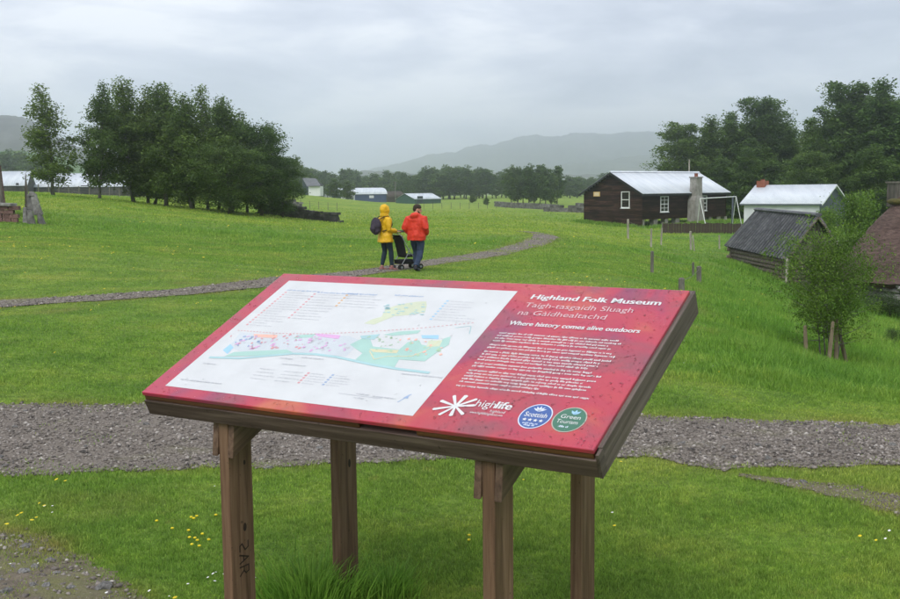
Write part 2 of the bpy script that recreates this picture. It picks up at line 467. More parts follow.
    timber('timber_rail', 'y', (0.060, 0.034, 0.022), (0.118, 0.072, 0.048), (0.185, 0.122, 0.084))
    timber('timber_grey', 'x', (0.042, 0.028, 0.024), (0.092, 0.066, 0.056), (0.165, 0.126, 0.108), 0.55, 0.2)
    timber('timber_grey_side', 'y', (0.058, 0.044, 0.040), (0.125, 0.100, 0.088), (0.21, 0.172, 0.152), 0.55, 0.2)
    timber('timber_wet', 'x', (0.040, 0.016, 0.008), (0.10, 0.042, 0.020), (0.17, 0.075, 0.036), 0.4)
    M['graffiti'] = simple('marker_ink', [(0.02, 0.012, 0.01), (0.035, 0.02, 0.015)], (30, 30, 30), 0.6)
    # printed panel: crimson blotched with orange and mauve
    m, t, b = new_mat('panel_print')
    oc = objc(t)
    a = noise_tex(t, oc, 2.6, 3, 0.55, 1.0); d = noise_tex(t, mapping(t, oc, (1.7, 2.4, 1)), 2.3, 4, 0.55, 0.5)
    c = ramp(t, a, [(0.30, (0.25, 0.040, 0.10)), (0.43, (0.42, 0.026, 0.070)), (0.58, (0.46, 0.038, 0.058)), (0.72, (0.52, 0.120, 0.062))])
    c = mixc(t, ramp(t, d, [(0.50, (0, 0, 0)), (0.68, (0.75, 0.75, 0.75))]), c, (0.215, 0.066, 0.085))
    t.links.new(c, b.inputs['Base Color']); b.inputs['Roughness'].default_value = 0.36
    b.inputs['Specular IOR Level'].default_value = 0.45
    rg = noise_tex(t, mapping(t, oc, (6, 6, 6)), 1, 4)
    t.links.new(ramp(t, rg, [(0.3, (0.26,) * 3), (0.7, (0.42,) * 3)]), b.inputs['Roughness'])
    b.inputs['Coat Weight'].default_value = 0.3; b.inputs['Coat Roughness'].default_value = 0.12
    M['panel'] = m
    def flat(name, c, rough=0.36, spec=0.45):
        m, t, b = new_mat(name)
        f = noise_tex(t, objc(t), 8, 3)
        cc = ramp(t, f, [(0.35, tuple(x * 0.96 for x in c)), (0.65, tuple(min(x * 1.03, 0.95) for x in c))])
        t.links.new(cc, b.inputs['Base Color']); b.inputs['Roughness'].default_value = rough
        b.inputs['Specular IOR Level'].default_value = spec; M[name] = m
    flat('ink_white', (0.66, 0.66, 0.66)); flat('sheet_white', (0.60, 0.61, 0.615)); flat('ink_pink', (0.66, 0.46, 0.48))
    flat('map_lilac', (0.54, 0.58, 0.61)); flat('map_teal', (0.36, 0.56, 0.50)); flat('map_river', (0.36, 0.55, 0.57)); flat('map_khaki', (0.56, 0.60, 0.44))
    flat('map_salmon', (0.80, 0.45, 0.36)); flat('map_magenta', (0.66, 0.38, 0.62)); flat('map_blue', (0.32, 0.55, 0.74)); flat('map_yellow', (0.62, 0.58, 0.38))
    flat('ink_grey', (0.50, 0.51, 0.54)); flat('ink_red', (0.66, 0.30, 0.32)); flat('ink_navy', (0.30, 0.40, 0.58)); flat('ink_orange', (0.72, 0.40, 0.14))
    flat('badge_blue', (0.05, 0.11, 0.32)); flat('badge_green', (0.055, 0.17, 0.11)); flat('badge_rim', (0.62, 0.68, 0.80)); flat('badge_rim_green', (0.42, 0.40, 0.34))
    flat('map_green', (0.40, 0.56, 0.38))
    m, t, b = new_mat('rain_drop')
    b.inputs['Base Color'].default_value = (1, 1, 1, 1); b.inputs['Roughness'].default_value = 0.02
    b.inputs['IOR'].default_value = 1.33; b.inputs['Transmission Weight'].default_value = 1.0
    M['drop'] = m
    # buildings
    M['barn_wood'] = simple('barn_wood', [(0.008, 0.0045, 0.004), (0.026, 0.013, 0.0095), (0.062, 0.034, 0.025)], (0.8, 0.8, 9), 0.8, 0.3, island=0.55, spec=0.15)
    M['black_trim'] = simple('black_trim', [(0.012, 0.014, 0.015), (0.024, 0.026, 0.027)], (3, 3, 3), 0.6)
    def roofmat(name, c0, c1, c2, rough=0.45, metal=0.0):
        m = simple(name, [c0, c1, c2], (1.6, 0.35, 0.5), rough, 0.0, metal=metal, spec=0.4); M[name] = m
        t = m.node_tree; b = t.nodes['Principled BSDF']; base = b.inputs['Base Color'].links[0].from_socket
        st = noise_tex(t, mapping(t, objc(t), (3.5, 0.5, 0.5)), 1.0, 5, 0.65)
        t.links.new(mixc(t, ramp(t, st, [(0.58, (0, 0, 0)), (0.75, (0.35, 0.35, 0.35))]), base, (0.33, 0.31, 0.29)), b.inputs['Base Color'])
    roofmat('roof_white', (0.54, 0.58, 0.63), (0.62, 0.66, 0.70), (0.70, 0.73, 0.76))
    roofmat('roof_pale', (0.50, 0.55, 0.60), (0.58, 0.62, 0.67), (0.66, 0.70, 0.73))
    M['concrete'] = simple('concrete', [(0.16, 0.15, 0.13), (0.27, 0.255, 0.225), (0.38, 0.36, 0.33)], (3, 3, 1.5), 0.85, 0.3)
    M['white_paint'] = simple('white_paint', [(0.70, 0.72, 0.70), (0.80, 0.81, 0.80)], (4, 4, 4), 0.5)
    M['white_wall'] = simple('white_wall', [(0.60, 0.61, 0.63), (0.72, 0.72, 0.74)], (1.5, 1.5, 1.5), 0.8)
    M['slate_wall'] = simple('slate_wall', [(0.075, 0.09, 0.115), (0.11, 0.125, 0.155)], (2, 2, 6), 0.7)
    M['brick'] = simple('chimney_brick', [(0.20, 0.065, 0.04), (0.32, 0.11, 0.07)], (8, 8, 12), 0.85, island=0.2)
    m, t, b = new_mat('window_glass')
    b.inputs['Base Color'].default_value = (0.012, 0.014, 0.018, 1); b.inputs['Roughness'].default_value = 0.08
    M['glass'] = m
    M['yellow_sign'] = simple('yellow_sign', [(0.62, 0.40, 0.13), (0.72, 0.50, 0.20)], (8, 8, 8), 0.6)
    M['tin_dark'] = simple('tin_dark', [(0.010, 0.011, 0.013), (0.020, 0.021, 0.025), (0.036, 0.037, 0.042)], (2, 5, 5), 0.8, 0.2, island=0.3, spec=0.1)
    M['tin_rib'] = simple('tin_rib', [(0.06, 0.062, 0.07), (0.11, 0.112, 0.12), (0.17, 0.17, 0.18)], (2, 5, 5), 0.8, 0.2, island=0.3)
    M['log'] = simple('log', [(0.055, 0.042, 0.030), (0.13, 0.105, 0.082), (0.25, 0.215, 0.18)], (1.2, 9, 9), 0.85, 0.4, island=0.3)
    M['grey_board'] = simple('grey_board', [(0.06, 0.052, 0.042), (0.13, 0.115, 0.098), (0.22, 0.20, 0.175)], (9, 9, 1.2), 0.85, 0.4, island=0.3)
    M['post_pale'] = simple('post_pale', [(0.20, 0.18, 0.14), (0.36, 0.33, 0.27), (0.52, 0.48, 0.41)], (9, 9, 1.5), 0.85, 0.3)
    M['post_dark'] = simple('post_dark', [(0.08, 0.074, 0.06), (0.15, 0.14, 0.115), (0.23, 0.215, 0.18)], (9, 9, 1.5), 0.85, 0.3)
    M['wire'] = simple('wire', [(0.10, 0.10, 0.10), (0.16, 0.16, 0.16)], (3, 3, 3), 0.5, metal=0.6)
    m, t, b = new_mat('thatch')
    oc = objc(t)
    f = noise_tex(t, mapping(t, oc, (3, 3, 10)), 1.0, 6, 0.7, 0.5); g = noise_tex(t, oc, 0.9, 4)
    c = ramp(t, f, [(0.3, (0.045, 0.026, 0.022)), (0.5, (0.098, 0.062, 0.052)), (0.72, (0.165, 0.112, 0.094))])
    c = mixc(t, 1.0, c, ramp(t, g, [(0.3, (0.75, 0.75, 0.75)), (0.7, (1.25, 1.2, 1.2))]), 'MULTIPLY')
    t.links.new(c, b.inputs['Base Color']); b.inputs['Roughness'].default_value = 0.95; bump(t, b, f, 1.0, 0.08)
    M['thatch'] = m
    M['moss'] = simple('moss', [(0.05, 0.05, 0.018), (0.09, 0.08, 0.024), (0.14, 0.11, 0.03)], (4, 4, 4), 0.95, 0.6, bdist=0.05)
    M['stone'] = simple('stone', [(0.09, 0.085, 0.078), (0.19, 0.18, 0.168), (0.31, 0.30, 0.285)], (5, 5, 5), 0.9, 0.5, island=0.35, bdist=0.03)
    M['stone_dark'] = simple('stone_dark', [(0.025, 0.024, 0.024), (0.055, 0.053, 0.05), (0.11, 0.105, 0.10)], (3, 3, 3), 0.9, 0.5, island=0.35, bdist=0.03)
    M['stone_mid'] = simple('stone_mid', [(0.07, 0.068, 0.064), (0.13, 0.125, 0.118), (0.22, 0.21, 0.20)], (3, 3, 3), 0.9, 0.5, island=0.35, bdist=0.03)
    M['stone_red'] = simple('stone_red', [(0.09, 0.045, 0.038), (0.16, 0.09, 0.078), (0.24, 0.16, 0.145)], (4, 4, 6), 0.9, 0.5, island=0.3, bdist=0.03)
    M['barn_blue'] = simple('barn_blue', [(0.035, 0.055, 0.13), (0.055, 0.08, 0.175)], (1, 1, 1), 0.6)
    M['barn_green'] = simple('barn_green', [(0.025, 0.075, 0.060), (0.045, 0.10, 0.085)], (1, 1, 1), 0.6)
    M['shed_brown'] = simple('shed_brown', [(0.04, 0.028, 0.022), (0.075, 0.055, 0.042)], (2, 2, 8), 0.8)
    M['slate_roof'] = simple('slate_roof', [(0.10, 0.105, 0.115), (0.16, 0.165, 0.175)], (2, 2, 2), 0.6)
    M['blue_door'] = simple('blue_door', [(0.02, 0.035, 0.055), (0.035, 0.055, 0.08)], (2, 2, 2), 0.6)
    # hills
    m, t, b = new_mat('heather')
    pos = geo(t, 'Position'); f = noise_tex(t, pos, 0.012, 6, 0.65); g = noise_tex(t, pos, 0.05, 5, 0.6)
    c = ramp(t, f, [(0.35, (0.075, 0.082, 0.072)), (0.55, (0.115, 0.12, 0.10)), (0.7, (0.16, 0.155, 0.135))])
    c = mixc(t, 1.0, c, ramp(t, g, [(0.35, (0.7, 0.7, 0.7)), (0.65, (1.2, 1.2, 1.2))]), 'MULTIPLY')
    t.links.new(c, b.inputs['Base Color']); b.inputs['Roughness'].default_value = 0.95; M['heather'] = m
    M['pasture'] = simple('pasture', [(0.055, 0.11, 0.03), (0.08, 0.15, 0.035), (0.10, 0.17, 0.045)], (0.02, 0.02, 0.02), 0.95)
    # people
    M['skin'] = simple('skin', [(0.50, 0.27, 0.19), (0.60, 0.34, 0.25)], (20, 20, 20), 0.5)
    M['hair_brown'] = simple('hair_brown', [(0.022, 0.014, 0.010), (0.05, 0.032, 0.022)], (60, 60, 20), 0.7)
    M['coat_yellow'] = simple('coat_yellow', [(0.62, 0.34, 0.008), (0.78, 0.46, 0.012)], (9, 9, 5), 0.45, 0.4, bdist=0.02)
    M['coat_red'] = simple('coat_red', [(0.55, 0.030, 0.015), (0.72, 0.050, 0.022)], (9, 9, 5), 0.5, 0.4, bdist=0.02)
    M['jeans'] = simple('jeans', [(0.018, 0.030, 0.062), (0.045, 0.065, 0.12)], (9, 9, 4), 0.85, 0.3)
    M['leggings'] = simple('leggings', [(0.012, 0.024, 0.035), (0.024, 0.042, 0.058)], (9, 9, 4), 0.8, 0.2)
    M['shoe_pink'] = simple('shoe_pink', [(0.22, 0.09, 0.085), (0.36, 0.17, 0.15)], (20, 20, 20), 0.7)
    M['shoe_dark'] = simple('shoe_dark', [(0.012, 0.014, 0.022), (0.03, 0.032, 0.045)], (20, 20, 20), 0.6)
    M['pack'] = simple('pack_fabric', [(0.028, 0.022, 0.034), (0.055, 0.042, 0.062)], (14, 14, 14), 0.8, 0.3)
    M['black_fabric'] = simple('black_fabric', [(0.008, 0.008, 0.010), (0.020, 0.020, 0.024)], (10, 10, 10), 0.8)
    M['tyre'] = simple('tyre', [(0.012, 0.012, 0.012), (0.022, 0.022, 0.022)], (10, 10, 10), 0.8)
    M['alu'] = simple('frame_metal', [(0.30, 0.31, 0.33), (0.42, 0.43, 0.45)], (10, 10, 10), 0.35, metal=0.7)
    M['petal_yellow'] = simple('petal_yellow', [(0.62, 0.47, 0.01), (0.75, 0.60, 0.02)], (30, 30, 30), 0.6)
    M['petal_white'] = simple('petal_white', [(0.70, 0.70, 0.66), (0.80, 0.80, 0.78)], (30, 30, 30), 0.6)
    M['tan_wood'] = simple('tan_wood', [(0.10, 0.075, 0.05), (0.20, 0.155, 0.105), (0.32, 0.26, 0.19)], (9, 9, 1.5), 0.85, 0.3, island=0.2)
make_materials()

#@@SETTING
# ------------------------------------------------------------------ ground sheet
PATH_TOP = np.array([(-700, 398), (-200, 402), (0, 404), (142, 405), (400, 409), (640, 415), (768, 422), (900, 426), (1100, 431), (1600, 440)], float)
PATH_BOT = np.array([(-700, 486), (-200, 479), (0, 475.5), (130, 472.7), (222, 468), (325, 464), (420, 462), (613, 457), (640, 456), (695, 467), (724, 471), (786, 468), (900, 464), (1100, 462), (1600, 470)], float)
def path_edges(px):
    t = np.interp(px, PATH_TOP[:, 0], PATH_TOP[:, 1]) + 1.8 * n1d(px, 0.3)
    b = np.interp(px, PATH_BOT[:, 0], PATH_BOT[:, 1]) + 2.6 * n1d(px, 1.9)
    return t, b
FAR_PATH = np.array([(-500, 318, 8), (-120, 311, 8), (0, 305, 8), (100, 298, 7.4), (200, 290.5, 6.6), (262, 284, 6.0), (330, 277, 5.4), (380, 270.5, 4.6), (424, 264, 4.2),
                     (479, 256, 4.0), (510, 250, 3.8), (529, 244.5, 3.6), (543, 239.5, 3.0), (546, 236, 2.2), (540, 233.5, 1.6), (526, 231.5, 1.2)], float)
def soil_mask(px, py):
    """bare muddy patches: bottom left corner and a worn strip on the right"""
    a = (px - 0) / 165.0; b = (py - 522) / 80.0
    m1 = b - np.clip(a, 0, 3) ** 1.3 - 0.05
    yc = np.interp(px, [740, 790, 840, 900, 1000], [476, 484, 492, 506, 525]); hw = np.interp(px, [740, 790, 850, 900, 1000], [1.5, 4.0, 8.0, 12.0, 15.0])
    m2 = np.where(px > 738, 1.0 - np.abs(py - yc) / hw, -1)
    return np.maximum(m1 * 2.5, m2)
def far_path_px():
    s = np.linspace(0, len(FAR_PATH) - 1, 260)
    i = np.arange(len(FAR_PATH))
    k = np.stack([np.interp(s, i, FAR_PATH[:, j]) for j in range(3)], -1)
    for _ in range(5):
        k[1:-1] = (k[:-2] + 2 * k[1:-1] + k[2:]) / 4
    return k
FP = far_path_px()
FPW = ground_hit(FP[:, 0], FP[:, 1])                        # centre line on the ground
FP_half = np.interp(np.arange(260), [0, 60, 150, 200, 259], [0.50, 0.50, 0.52, 0.62, 0.62])
def far_path_dist(x, y):
    d = np.full(x.shape, 1e9)
    for i in range(0, 260, 4):
        d = np.minimum(d, np.hypot(x - FPW[i, 0], y - FPW[i, 1]) - FP_half[i])
    return d
def zone(x, y):
    """0 mown, 1 rough pasture, 2 hay field"""
    s = x / np.maximum(y, 0.1)
    px, py = project(x, y, Z(x, y))
    rough = np.clip((px - 620 - 25 * n2d(x, y, 0.25, 1)) / 110, 0, 1) * np.clip((y - 9.3) / 1.2, 0, 1)
    rough = np.maximum(rough * (y < 110), 0)
    fld = np.clip((y - 34 + 6 * n2d(x, y, 0.15, 2)) / 26, 0, 1)
    return rough + 2 * fld * (1 - rough)

def wear(x, y):
    """trodden yellowish fringe beside the paths and bare patches"""
    z = Z(x, y); px, py = project(x, y, z)
    tp, bt = path_edges(px)
    nz = 0.5 + 0.5 * n2d(x, y, 2.3, 3) + 0.3 * n2d(x, y, 8, 1)
    w = np.exp(-np.abs(py - tp) / 5.0) * 0.75 + np.exp(-np.abs(py - bt) / 6.0) * 0.5
    w = np.where((y > 2) & (y < 14), w, 0)
    w = np.maximum(w, 0.8 * np.exp(-np.maximum(far_path_dist(x, y), 0) / 0.30))
    sm = soil_mask(px, py); w = np.maximum(w, np.where((y > 2) & (y < 8), 0.75 * np.exp(-np.maximum(-sm, 0) / 0.45), 0))
    w = np.maximum(w, 0.9 * np.clip(n2d(x, y, 0.8, 9) - 0.35, 0, 1) * (y < 60))
    return np.clip(w * np.clip(nz, 0.15, 1.1), 0, 0.9)
def add_attr(me, name, val):
    me.attributes.new(name, 'FLOAT', 'POINT').data.foreach_set('value', np.ascontiguousarray(val, dtype=np.float32))

def make_ground():
    az = np.concatenate([np.linspace(-math.pi, -0.56, 60)[:-1], np.linspace(-0.56, 0.56, 460), np.linspace(0.56, math.pi, 60)[1:]])
    r = np.concatenate([[0.02, 0.5, 1, 1.6, 2.2, 2.8], np.exp(np.arange(math.log(3.2), math.log(12), 0.010)), np.exp(np.arange(math.log(12), math.log(430), 0.017)),
                        np.exp(np.linspace(math.log(440), math.log(3300), 15))])
    A, R = np.meshgrid(az, r)
    X = R * np.sin(A); Y = R * np.cos(A); Zz = Z(X, Y)
    nr, na = A.shape
    idx = np.arange(nr * na).reshape(nr, na)
    f = np.stack([idx[:-1, :-1], idx[:-1, 1:], idx[1:, 1:], idx[1:, :-1]], -1).reshape(-1, 4)
    me = np_mesh('ground', np.stack([X, Y, Zz], -1).reshape(-1, 3), f[:, ::-1], True)
    me.attributes.new('zone', 'FLOAT', 'POINT').data.foreach_set('value', zone(X.ravel(), Y.ravel()).astype(np.float32))
    add_attr(me, 'wear', wear(X.ravel(), Y.ravel()))
    return structure(mesh_obj('ground', me, M['turf']))
make_ground()

def sheet(name, L, R, mat, nx=16, lift=0.006):
    """strip between two ground polylines, following the ground"""
    k = np.linspace(0, 1, nx)
    X = L[:, None, 0] * (1 - k) + R[:, None, 0] * k; Y = L[:, None, 1] * (1 - k) + R[:, None, 1] * k
    Zz = Z(X, Y) + lift
    n = len(L); idx = np.arange(n * nx).reshape(n, nx)
    f = np.stack([idx[:-1, :-1], idx[:-1, 1:], idx[1:, 1:], idx[1:, :-1]], -1).reshape(-1, 4)
    me = np_mesh(name, np.stack([X, Y, Zz], -1).reshape(-1, 3), f, True)
    if me.polygons[0].normal.z < 0: me.flip_normals()
    return structure(mesh_obj(name, me, mat))
_px = np.linspace(-500, 1400, 950)
_t, _b = path_edges(_px)
PT, PB = ground_hit(_px, _t), ground_hit(_px, _b)
gravel_path = sheet('gravel_path', PB, PT, M['gravel'], 30)
_tan = np.gradient(FPW[:, :2], axis=0); _tan /= np.linalg.norm(_tan, axis=1)[:, None]
_nrm = np.stack([-_tan[:, 1], _tan[:, 0]], -1)
_ii = np.arange(260.)
_hl = FP_half + 0.10 * n1d(_ii * 9, 0.7); _hr = FP_half + 0.10 * n1d(_ii * 9, 2.7)
far_path = sheet('footpath', np.c_[FPW[:, :2] + _nrm * _hl[:, None], FPW[:, 2]], np.c_[FPW[:, :2] - _nrm * _hr[:, None], FPW[:, 2]], M['gravel'], 10, 0.012)

def soil_sheet(name, x0, x1, y0, y1, step):
    gx = np.arange(x0, x1, step); gy = np.arange(y0, y1, step)
    X, Y = np.meshgrid(gx, gy); Zz = Z(X, Y)
    px, py = project(X, Y, Zz)
    m = soil_mask(px, py) + 0.25 * n2d(X, Y, 9, 1.0) + 0.15 * n2d(X, Y, 31, 2.0)
    idx = np.arange(X.size).reshape(X.shape)
    f = np.stack([idx[:-1, :-1], idx[:-1, 1:], idx[1:, 1:], idx[1:, :-1]], -1).reshape(-1, 4)
    keep = (m[:-1, :-1] > 0).ravel()
    f = f[keep]
    used, inv = np.unique(f, return_inverse=True)
    V = np.stack([X, Y, Zz + 0.004 + 0.012 * np.clip(m, 0, 1) * (0.5 + 0.5 * n2d(X, Y, 23, .4))], -1).reshape(-1, 3)[used]
    return structure(mesh_obj(name, np_mesh(name, V, inv.reshape(f.shape), True), M['soil']))
soil_a = soil_sheet('bare_soil', -3.2, -1.0, 3.2, 5.4, 0.016)
soil_b = soil_sheet('bare_soil', 1.4, 3.4, 4.6, 6.4, 0.016)

# ------------------------------------------------------------------ pebbles
OCT = np.array([(1, 0, 0), (-1, 0, 0), (0, 1, 0), (0, -1, 0), (0, 0, 1), (0, 0, -1)], float)
OCTF = np.array([(0, 2, 4), (2, 1, 4), (1, 3, 4), (3, 0, 4), (2, 0, 5), (1, 2, 5), (3, 1, 5), (0, 3, 5)])
def pebbles(name, pts, size, parent=None):
    n = len(pts)
    V = OCT[None] * RNG.uniform(0.55, 1.25, (n, 6, 1)) * size[:, None, None] * np.stack([RNG.uniform(.7, 1.3, n), RNG.uniform(.7, 1.3, n), RNG.uniform(.4, .8, n)], -1)[:, None]
    a = RNG.uniform(0, 6.283, n); b = RNG.uniform(-.6, .6, n)
    ca, sa, cb, sb = np.cos(a), np.sin(a), np.cos(b), np.sin(b)
    x = V[..., 0] * cb[:, None] - V[..., 2] * sb[:, None]; z = V[..., 0] * sb[:, None] + V[..., 2] * cb[:, None]
    X = x * ca[:, None] - V[..., 1] * sa[:, None]; Y = x * sa[:, None] + V[..., 1] * ca[:, None]
    V = np.stack([X, Y, z], -1) + pts[:, None]
    F = (OCTF[None] + 6 * np.arange(n)[:, None, None]).reshape(-1, 3)
    return stuff(mesh_obj(name, np_mesh(name, V.reshape(-1, 3), F), M['pebble'], parent))
def on_path(n):
    px = RNG.uniform(-60, 960, n); k = RNG.uniform(-0.02, 1.02, n)
    t, b = path_edges(px)
    A = ground_hit(px, t); B = ground_hit(px, b)
    p = A * (1 - k[:, None]) + B * k[:, None]
    return p
def grid_path(n):
    i = RNG.uniform(210, 740, n); k = RNG.uniform(-0.015, 1.015, n)
    j = np.arange(950)
    A = np.stack([np.interp(i, j, PT[:, c]) for c in range(2)], -1); B = np.stack([np.interp(i, j, PB[:, c]) for c in range(2)], -1)
    p = A * (1 - k[:, None]) + B * k[:, None]
    return p
def peb_field(name, xy, lo, hi, parent, big=0.02):
    n = len(xy)
    s = lo * (hi / lo) ** (RNG.random(n) ** 2.6)
    z = Z(xy[:, 0], xy[:, 1]) + 0.006 + s * 0.15
    return pebbles(name, np.c_[xy, z], s, parent)
xy = grid_path(62000)
dens = n2d(xy[:, 0], xy[:, 1], 1.9, 3) * .5 + n2d(xy[:, 0], xy[:, 1], 6, 1) * .5
xy = xy[RNG.random(len(xy)) < np.clip(0.85 - 0.5 * dens, 0.25, 1)]
peb_field('gravel', xy, 0.0038, 0.022, gravel_path)
i = RNG.uniform(15, 255, 14000); k = RNG.uniform(-1, 1, 14000)
cx = np.stack([np.interp(i, _ii, FPW[:, c]) for c in range(2)], -1); nn = np.stack([np.interp(i, _ii, _nrm[:, c]) for c in range(2)], -1)
xy = cx + nn * (k * np.interp(i, _ii, FP_half))[:, None]
o = peb_field('gravel', xy, 0.010, 0.034, far_path); o.location.z = 0.004
def soil_pts(n, x0, x1, y0, y1, thr=0.1):
    x = RNG.uniform(x0, x1, n); y = RNG.uniform(y0, y1, n)
    px, py = project(x, y, Z(x, y))
    m = soil_mask(px, py) + 0.25 * n2d(x, y, 9, 1.0) + 0.15 * n2d(x, y, 31, 2.0)
    return np.c_[x, y][m > thr]
peb_field('gravel', soil_pts(9000, -3.2, -1.0, 3.2, 5.4), 0.004, 0.022, soil_a)
peb_field('gravel', soil_pts(9000, 1.4, 3.4, 4.6, 6.4), 0.004, 0.018, soil_b)
# larger stones one can pick out, each its own piece
def stone_mesh(name, seed, sub=2, sq=(1, 0.8, 0.6), rough=0.35):
    bm = bmesh.new(); bmesh.ops.create_icosphere(bm, subdivisions=sub, radius=1.0)
    for v in bm.verts:
        k = 1 + rough * mnoise.noise(v.co * 1.6 + Vector((seed * 7.1, 0, seed))) + 0.1 * mnoise.noise(v.co * 5 + Vector((seed, 3, 0)))
        v.co = Vector((v.co.x * sq[0], v.co.y * sq[1], v.co.z * sq[2])) * k
    me = bpy.data.meshes.new(name); bm.to_mesh(me); bm.free()
    me.materials.append(M['stone_mid']); return me
STONES = [stone_mesh('stone', s, 1) for s in range(6)]
def stones_on(xy, lo, hi, parent):
    for x, y in xy:
        s = random.uniform(lo, hi)
        o = mesh_obj('stone', random.choice(STONES), None, parent, (x, y, z1(x, y) + s * 0.2), (random.uniform(-.3, .3), random.uniform(-.3, .3), random.uniform(0, 6.3)))
        o.scale = (s, s, s)
stones_on(soil_pts(900, -2.4, -1.0, 3.6, 5.2, 0.45)[:60], 0.016, 0.042, soil_a)
stones_on(grid_path(46), 0.018, 0.034, gravel_path)
stones_on(soil_pts(400, 1.8, 3.0, 4.8, 6.2, 0.3)[:14], 0.014, 0.03, soil_b)

# ------------------------------------------------------------------ grass blades
def grass_field():
    n = 900000
    t = RNG.random(n)
    y0, y1 = 3.3, 46.0
    half = RNG.random(n) < 0.72
    y = np.where(half, 1 / (1 / y0 + (1 / y1 - 1 / y0) * t), y0 * (y1 / y0) ** t)
    nf = 210000
    y = np.where(np.arange(n) < nf, 26.0 * (150 / 26.0) ** (RNG.random(n) ** 1.25), y)
    s = RNG.uniform(-0.50, 0.50, n)
    x = s * y
    z = Z(x, y)
    px, py = project(x, y, z)
    tp, bt = path_edges(px)
    fr = RNG.normal(0, 2.2, n)
    onp = (py > tp + 1.5 + fr) & (py < bt - 1.5 + fr)
    clump = n2d(x, y, 2.6, 5) + 0.6 * n2d(x, y, 7.5, 2)
    keep = ~onp | ((RNG.random(n) < 0.05) & (clump > 0.55))
    keep &= ~((far_path_dist(x, y) < RNG.normal(-0.02, 0.06, n)) & (RNG.random(n) > 0.03))
    sm = soil_mask(px, py) + 0.25 * n2d(x, y, 9, 1.0) + 0.15 * n2d(x, y, 31, 2.0)
    keep &= ~((sm > RNG.normal(0.22, 0.28, n)) & (RNG.random(n) > 0.14 + 0.3 * (clump > 0.2)))
    thin = np.clip(0.93 + 0.25 * clump, 0.45, 1)
    keep &= RNG.random(n) < thin * np.clip((150 - y) / 70, 0, 1)
    x, y, z, px, py = x[keep], y[keep], z[keep], px[keep], py[keep]
    n = len(x)
    zn = zone(x, y)
    clump = n2d(x, y, 2.6, 5) + 0.6 * n2d(x, y, 7.5, 2)
    h = RNG.uniform(0.011, 0.027, n) * (1 + 0.3 * clump)
    rough = np.clip(zn, 0, 1) * (zn <= 1.01)
    tall = (0.06 + 0.10 * RNG.random(n)) * np.clip(1.0 + 0.8 * n2d(x, y, 0.9, 4) + 0.6 * n2d(x, y, 3.1, 7), 0.25, 3)
    h = h * (1 - rough) + np.maximum(tall, 0.04) * rough
    # unmown fringe along the upper side of the gravel path and the far path
    h *= 1 + 0.35 * (np.abs(far_path_dist(x, y)) < 0.25)
    w = np.maximum(RNG.uniform(0.0012, 0.0024, n), y * 0.00042 * RNG.uniform(0.8, 1.3, n))
    h = np.maximum(h, np.minimum(y, 90) * 0.0013)
    a = RNG.uniform(0, 6.283, n)
    lean = RNG.uniform(0.1, 0.75, n) * h
    la = RNG.uniform(0, 6.283, n)
    wx, wy = np.cos(a) * w, np.sin(a) * w
    lx, ly = np.cos(la) * lean, np.sin(la) * lean
    base = np.stack([x, y, z - 0.003], -1)
    V = np.stack([base + np.stack([-wx, -wy, 0 * x], -1), base + np.stack([wx, wy, 0 * x], -1),
                  base + np.stack([lx * .38 + wx * .75, ly * .38 + wy * .75, h * .6], -1),
                  base + np.stack([lx * .38 - wx * .75, ly * .38 - wy * .75, h * .6], -1),
                  base + np.stack([lx, ly, h], -1)], 1)
    i5 = 5 * np.arange(n)[:, None]
    near = y < 13
    # near blades bend (quad + tip), far ones are one triangle
    F = np.concatenate([(i5 + np.array([0, 1, 2]))[near], (i5 + np.array([0, 2, 3]))[near], (i5 + np.array([3, 2, 4]))[near], (i5 + np.array([0, 1, 4]))[~near]])
    used, inv = np.unique(F, return_inverse=True)
    me = np_mesh('grass', V.reshape(-1, 3)[used], inv.reshape(F.shape), True)
    me.attributes.new('zone', 'FLOAT', 'POINT').data.foreach_set('value', np.repeat(zn, 5)[used].astype(np.float32))
    add_attr(me, 'wear', np.repeat(wear(x, y), 5)[used])
    return stuff(tag(mesh_obj('grass', me, M['blade']), 'short green meadow grass around the paths', 'grass'))
grass_field()

def tussock(name, c, n, r, hmin, hmax, seed, wid=0.0028, mat=None, label=None):
    g = np.random.default_rng(seed)
    q = g.normal(0, r, (n, 2)); x = c[0] + q[:, 0]; y = c[1] + q[:, 1]; z = Z(x, y) - 0.004
    h = g.uniform(hmin, hmax, n); a = g.uniform(0, 6.283, n)
    out_ = q / (np.linalg.norm(q, axis=1)[:, None] + 1e-6)
    lean = out_ * (h * g.uniform(0.1, 0.7, n))[:, None] + g.normal(0, 0.12, (n, 2)) * h[:, None]
    wv = np.stack([np.cos(a), np.sin(a), 0 * a], -1) * wid
    B = np.stack([x, y, z], -1)
    up = lambda k, lk: B + np.c_[lean * lk, h * k]
    V = np.stack([B - wv, B + wv, up(.45, .2) + wv * .9, up(.45, .2) - wv * .9, up(.8, .58) + wv * .6, up(.8, .58) - wv * .6, up(0.97, 1.0)], 1)
    i7 = 7 * np.arange(n)[:, None]
    F = np.concatenate([i7 + np.array(q_) for q_ in ([0, 1, 2], [0, 2, 3], [3, 2, 4], [3, 4, 5], [5, 4, 6])])
    me = np_mesh(name, V.reshape(-1, 3), F, True)
    me.attributes.new('zone', 'FLOAT', 'POINT').data.foreach_set('value', np.full(len(V) * 7, 1.0, np.float32))
    return stuff(tag(mesh_obj(name, me, mat or M['blade']), label, 'grass'))

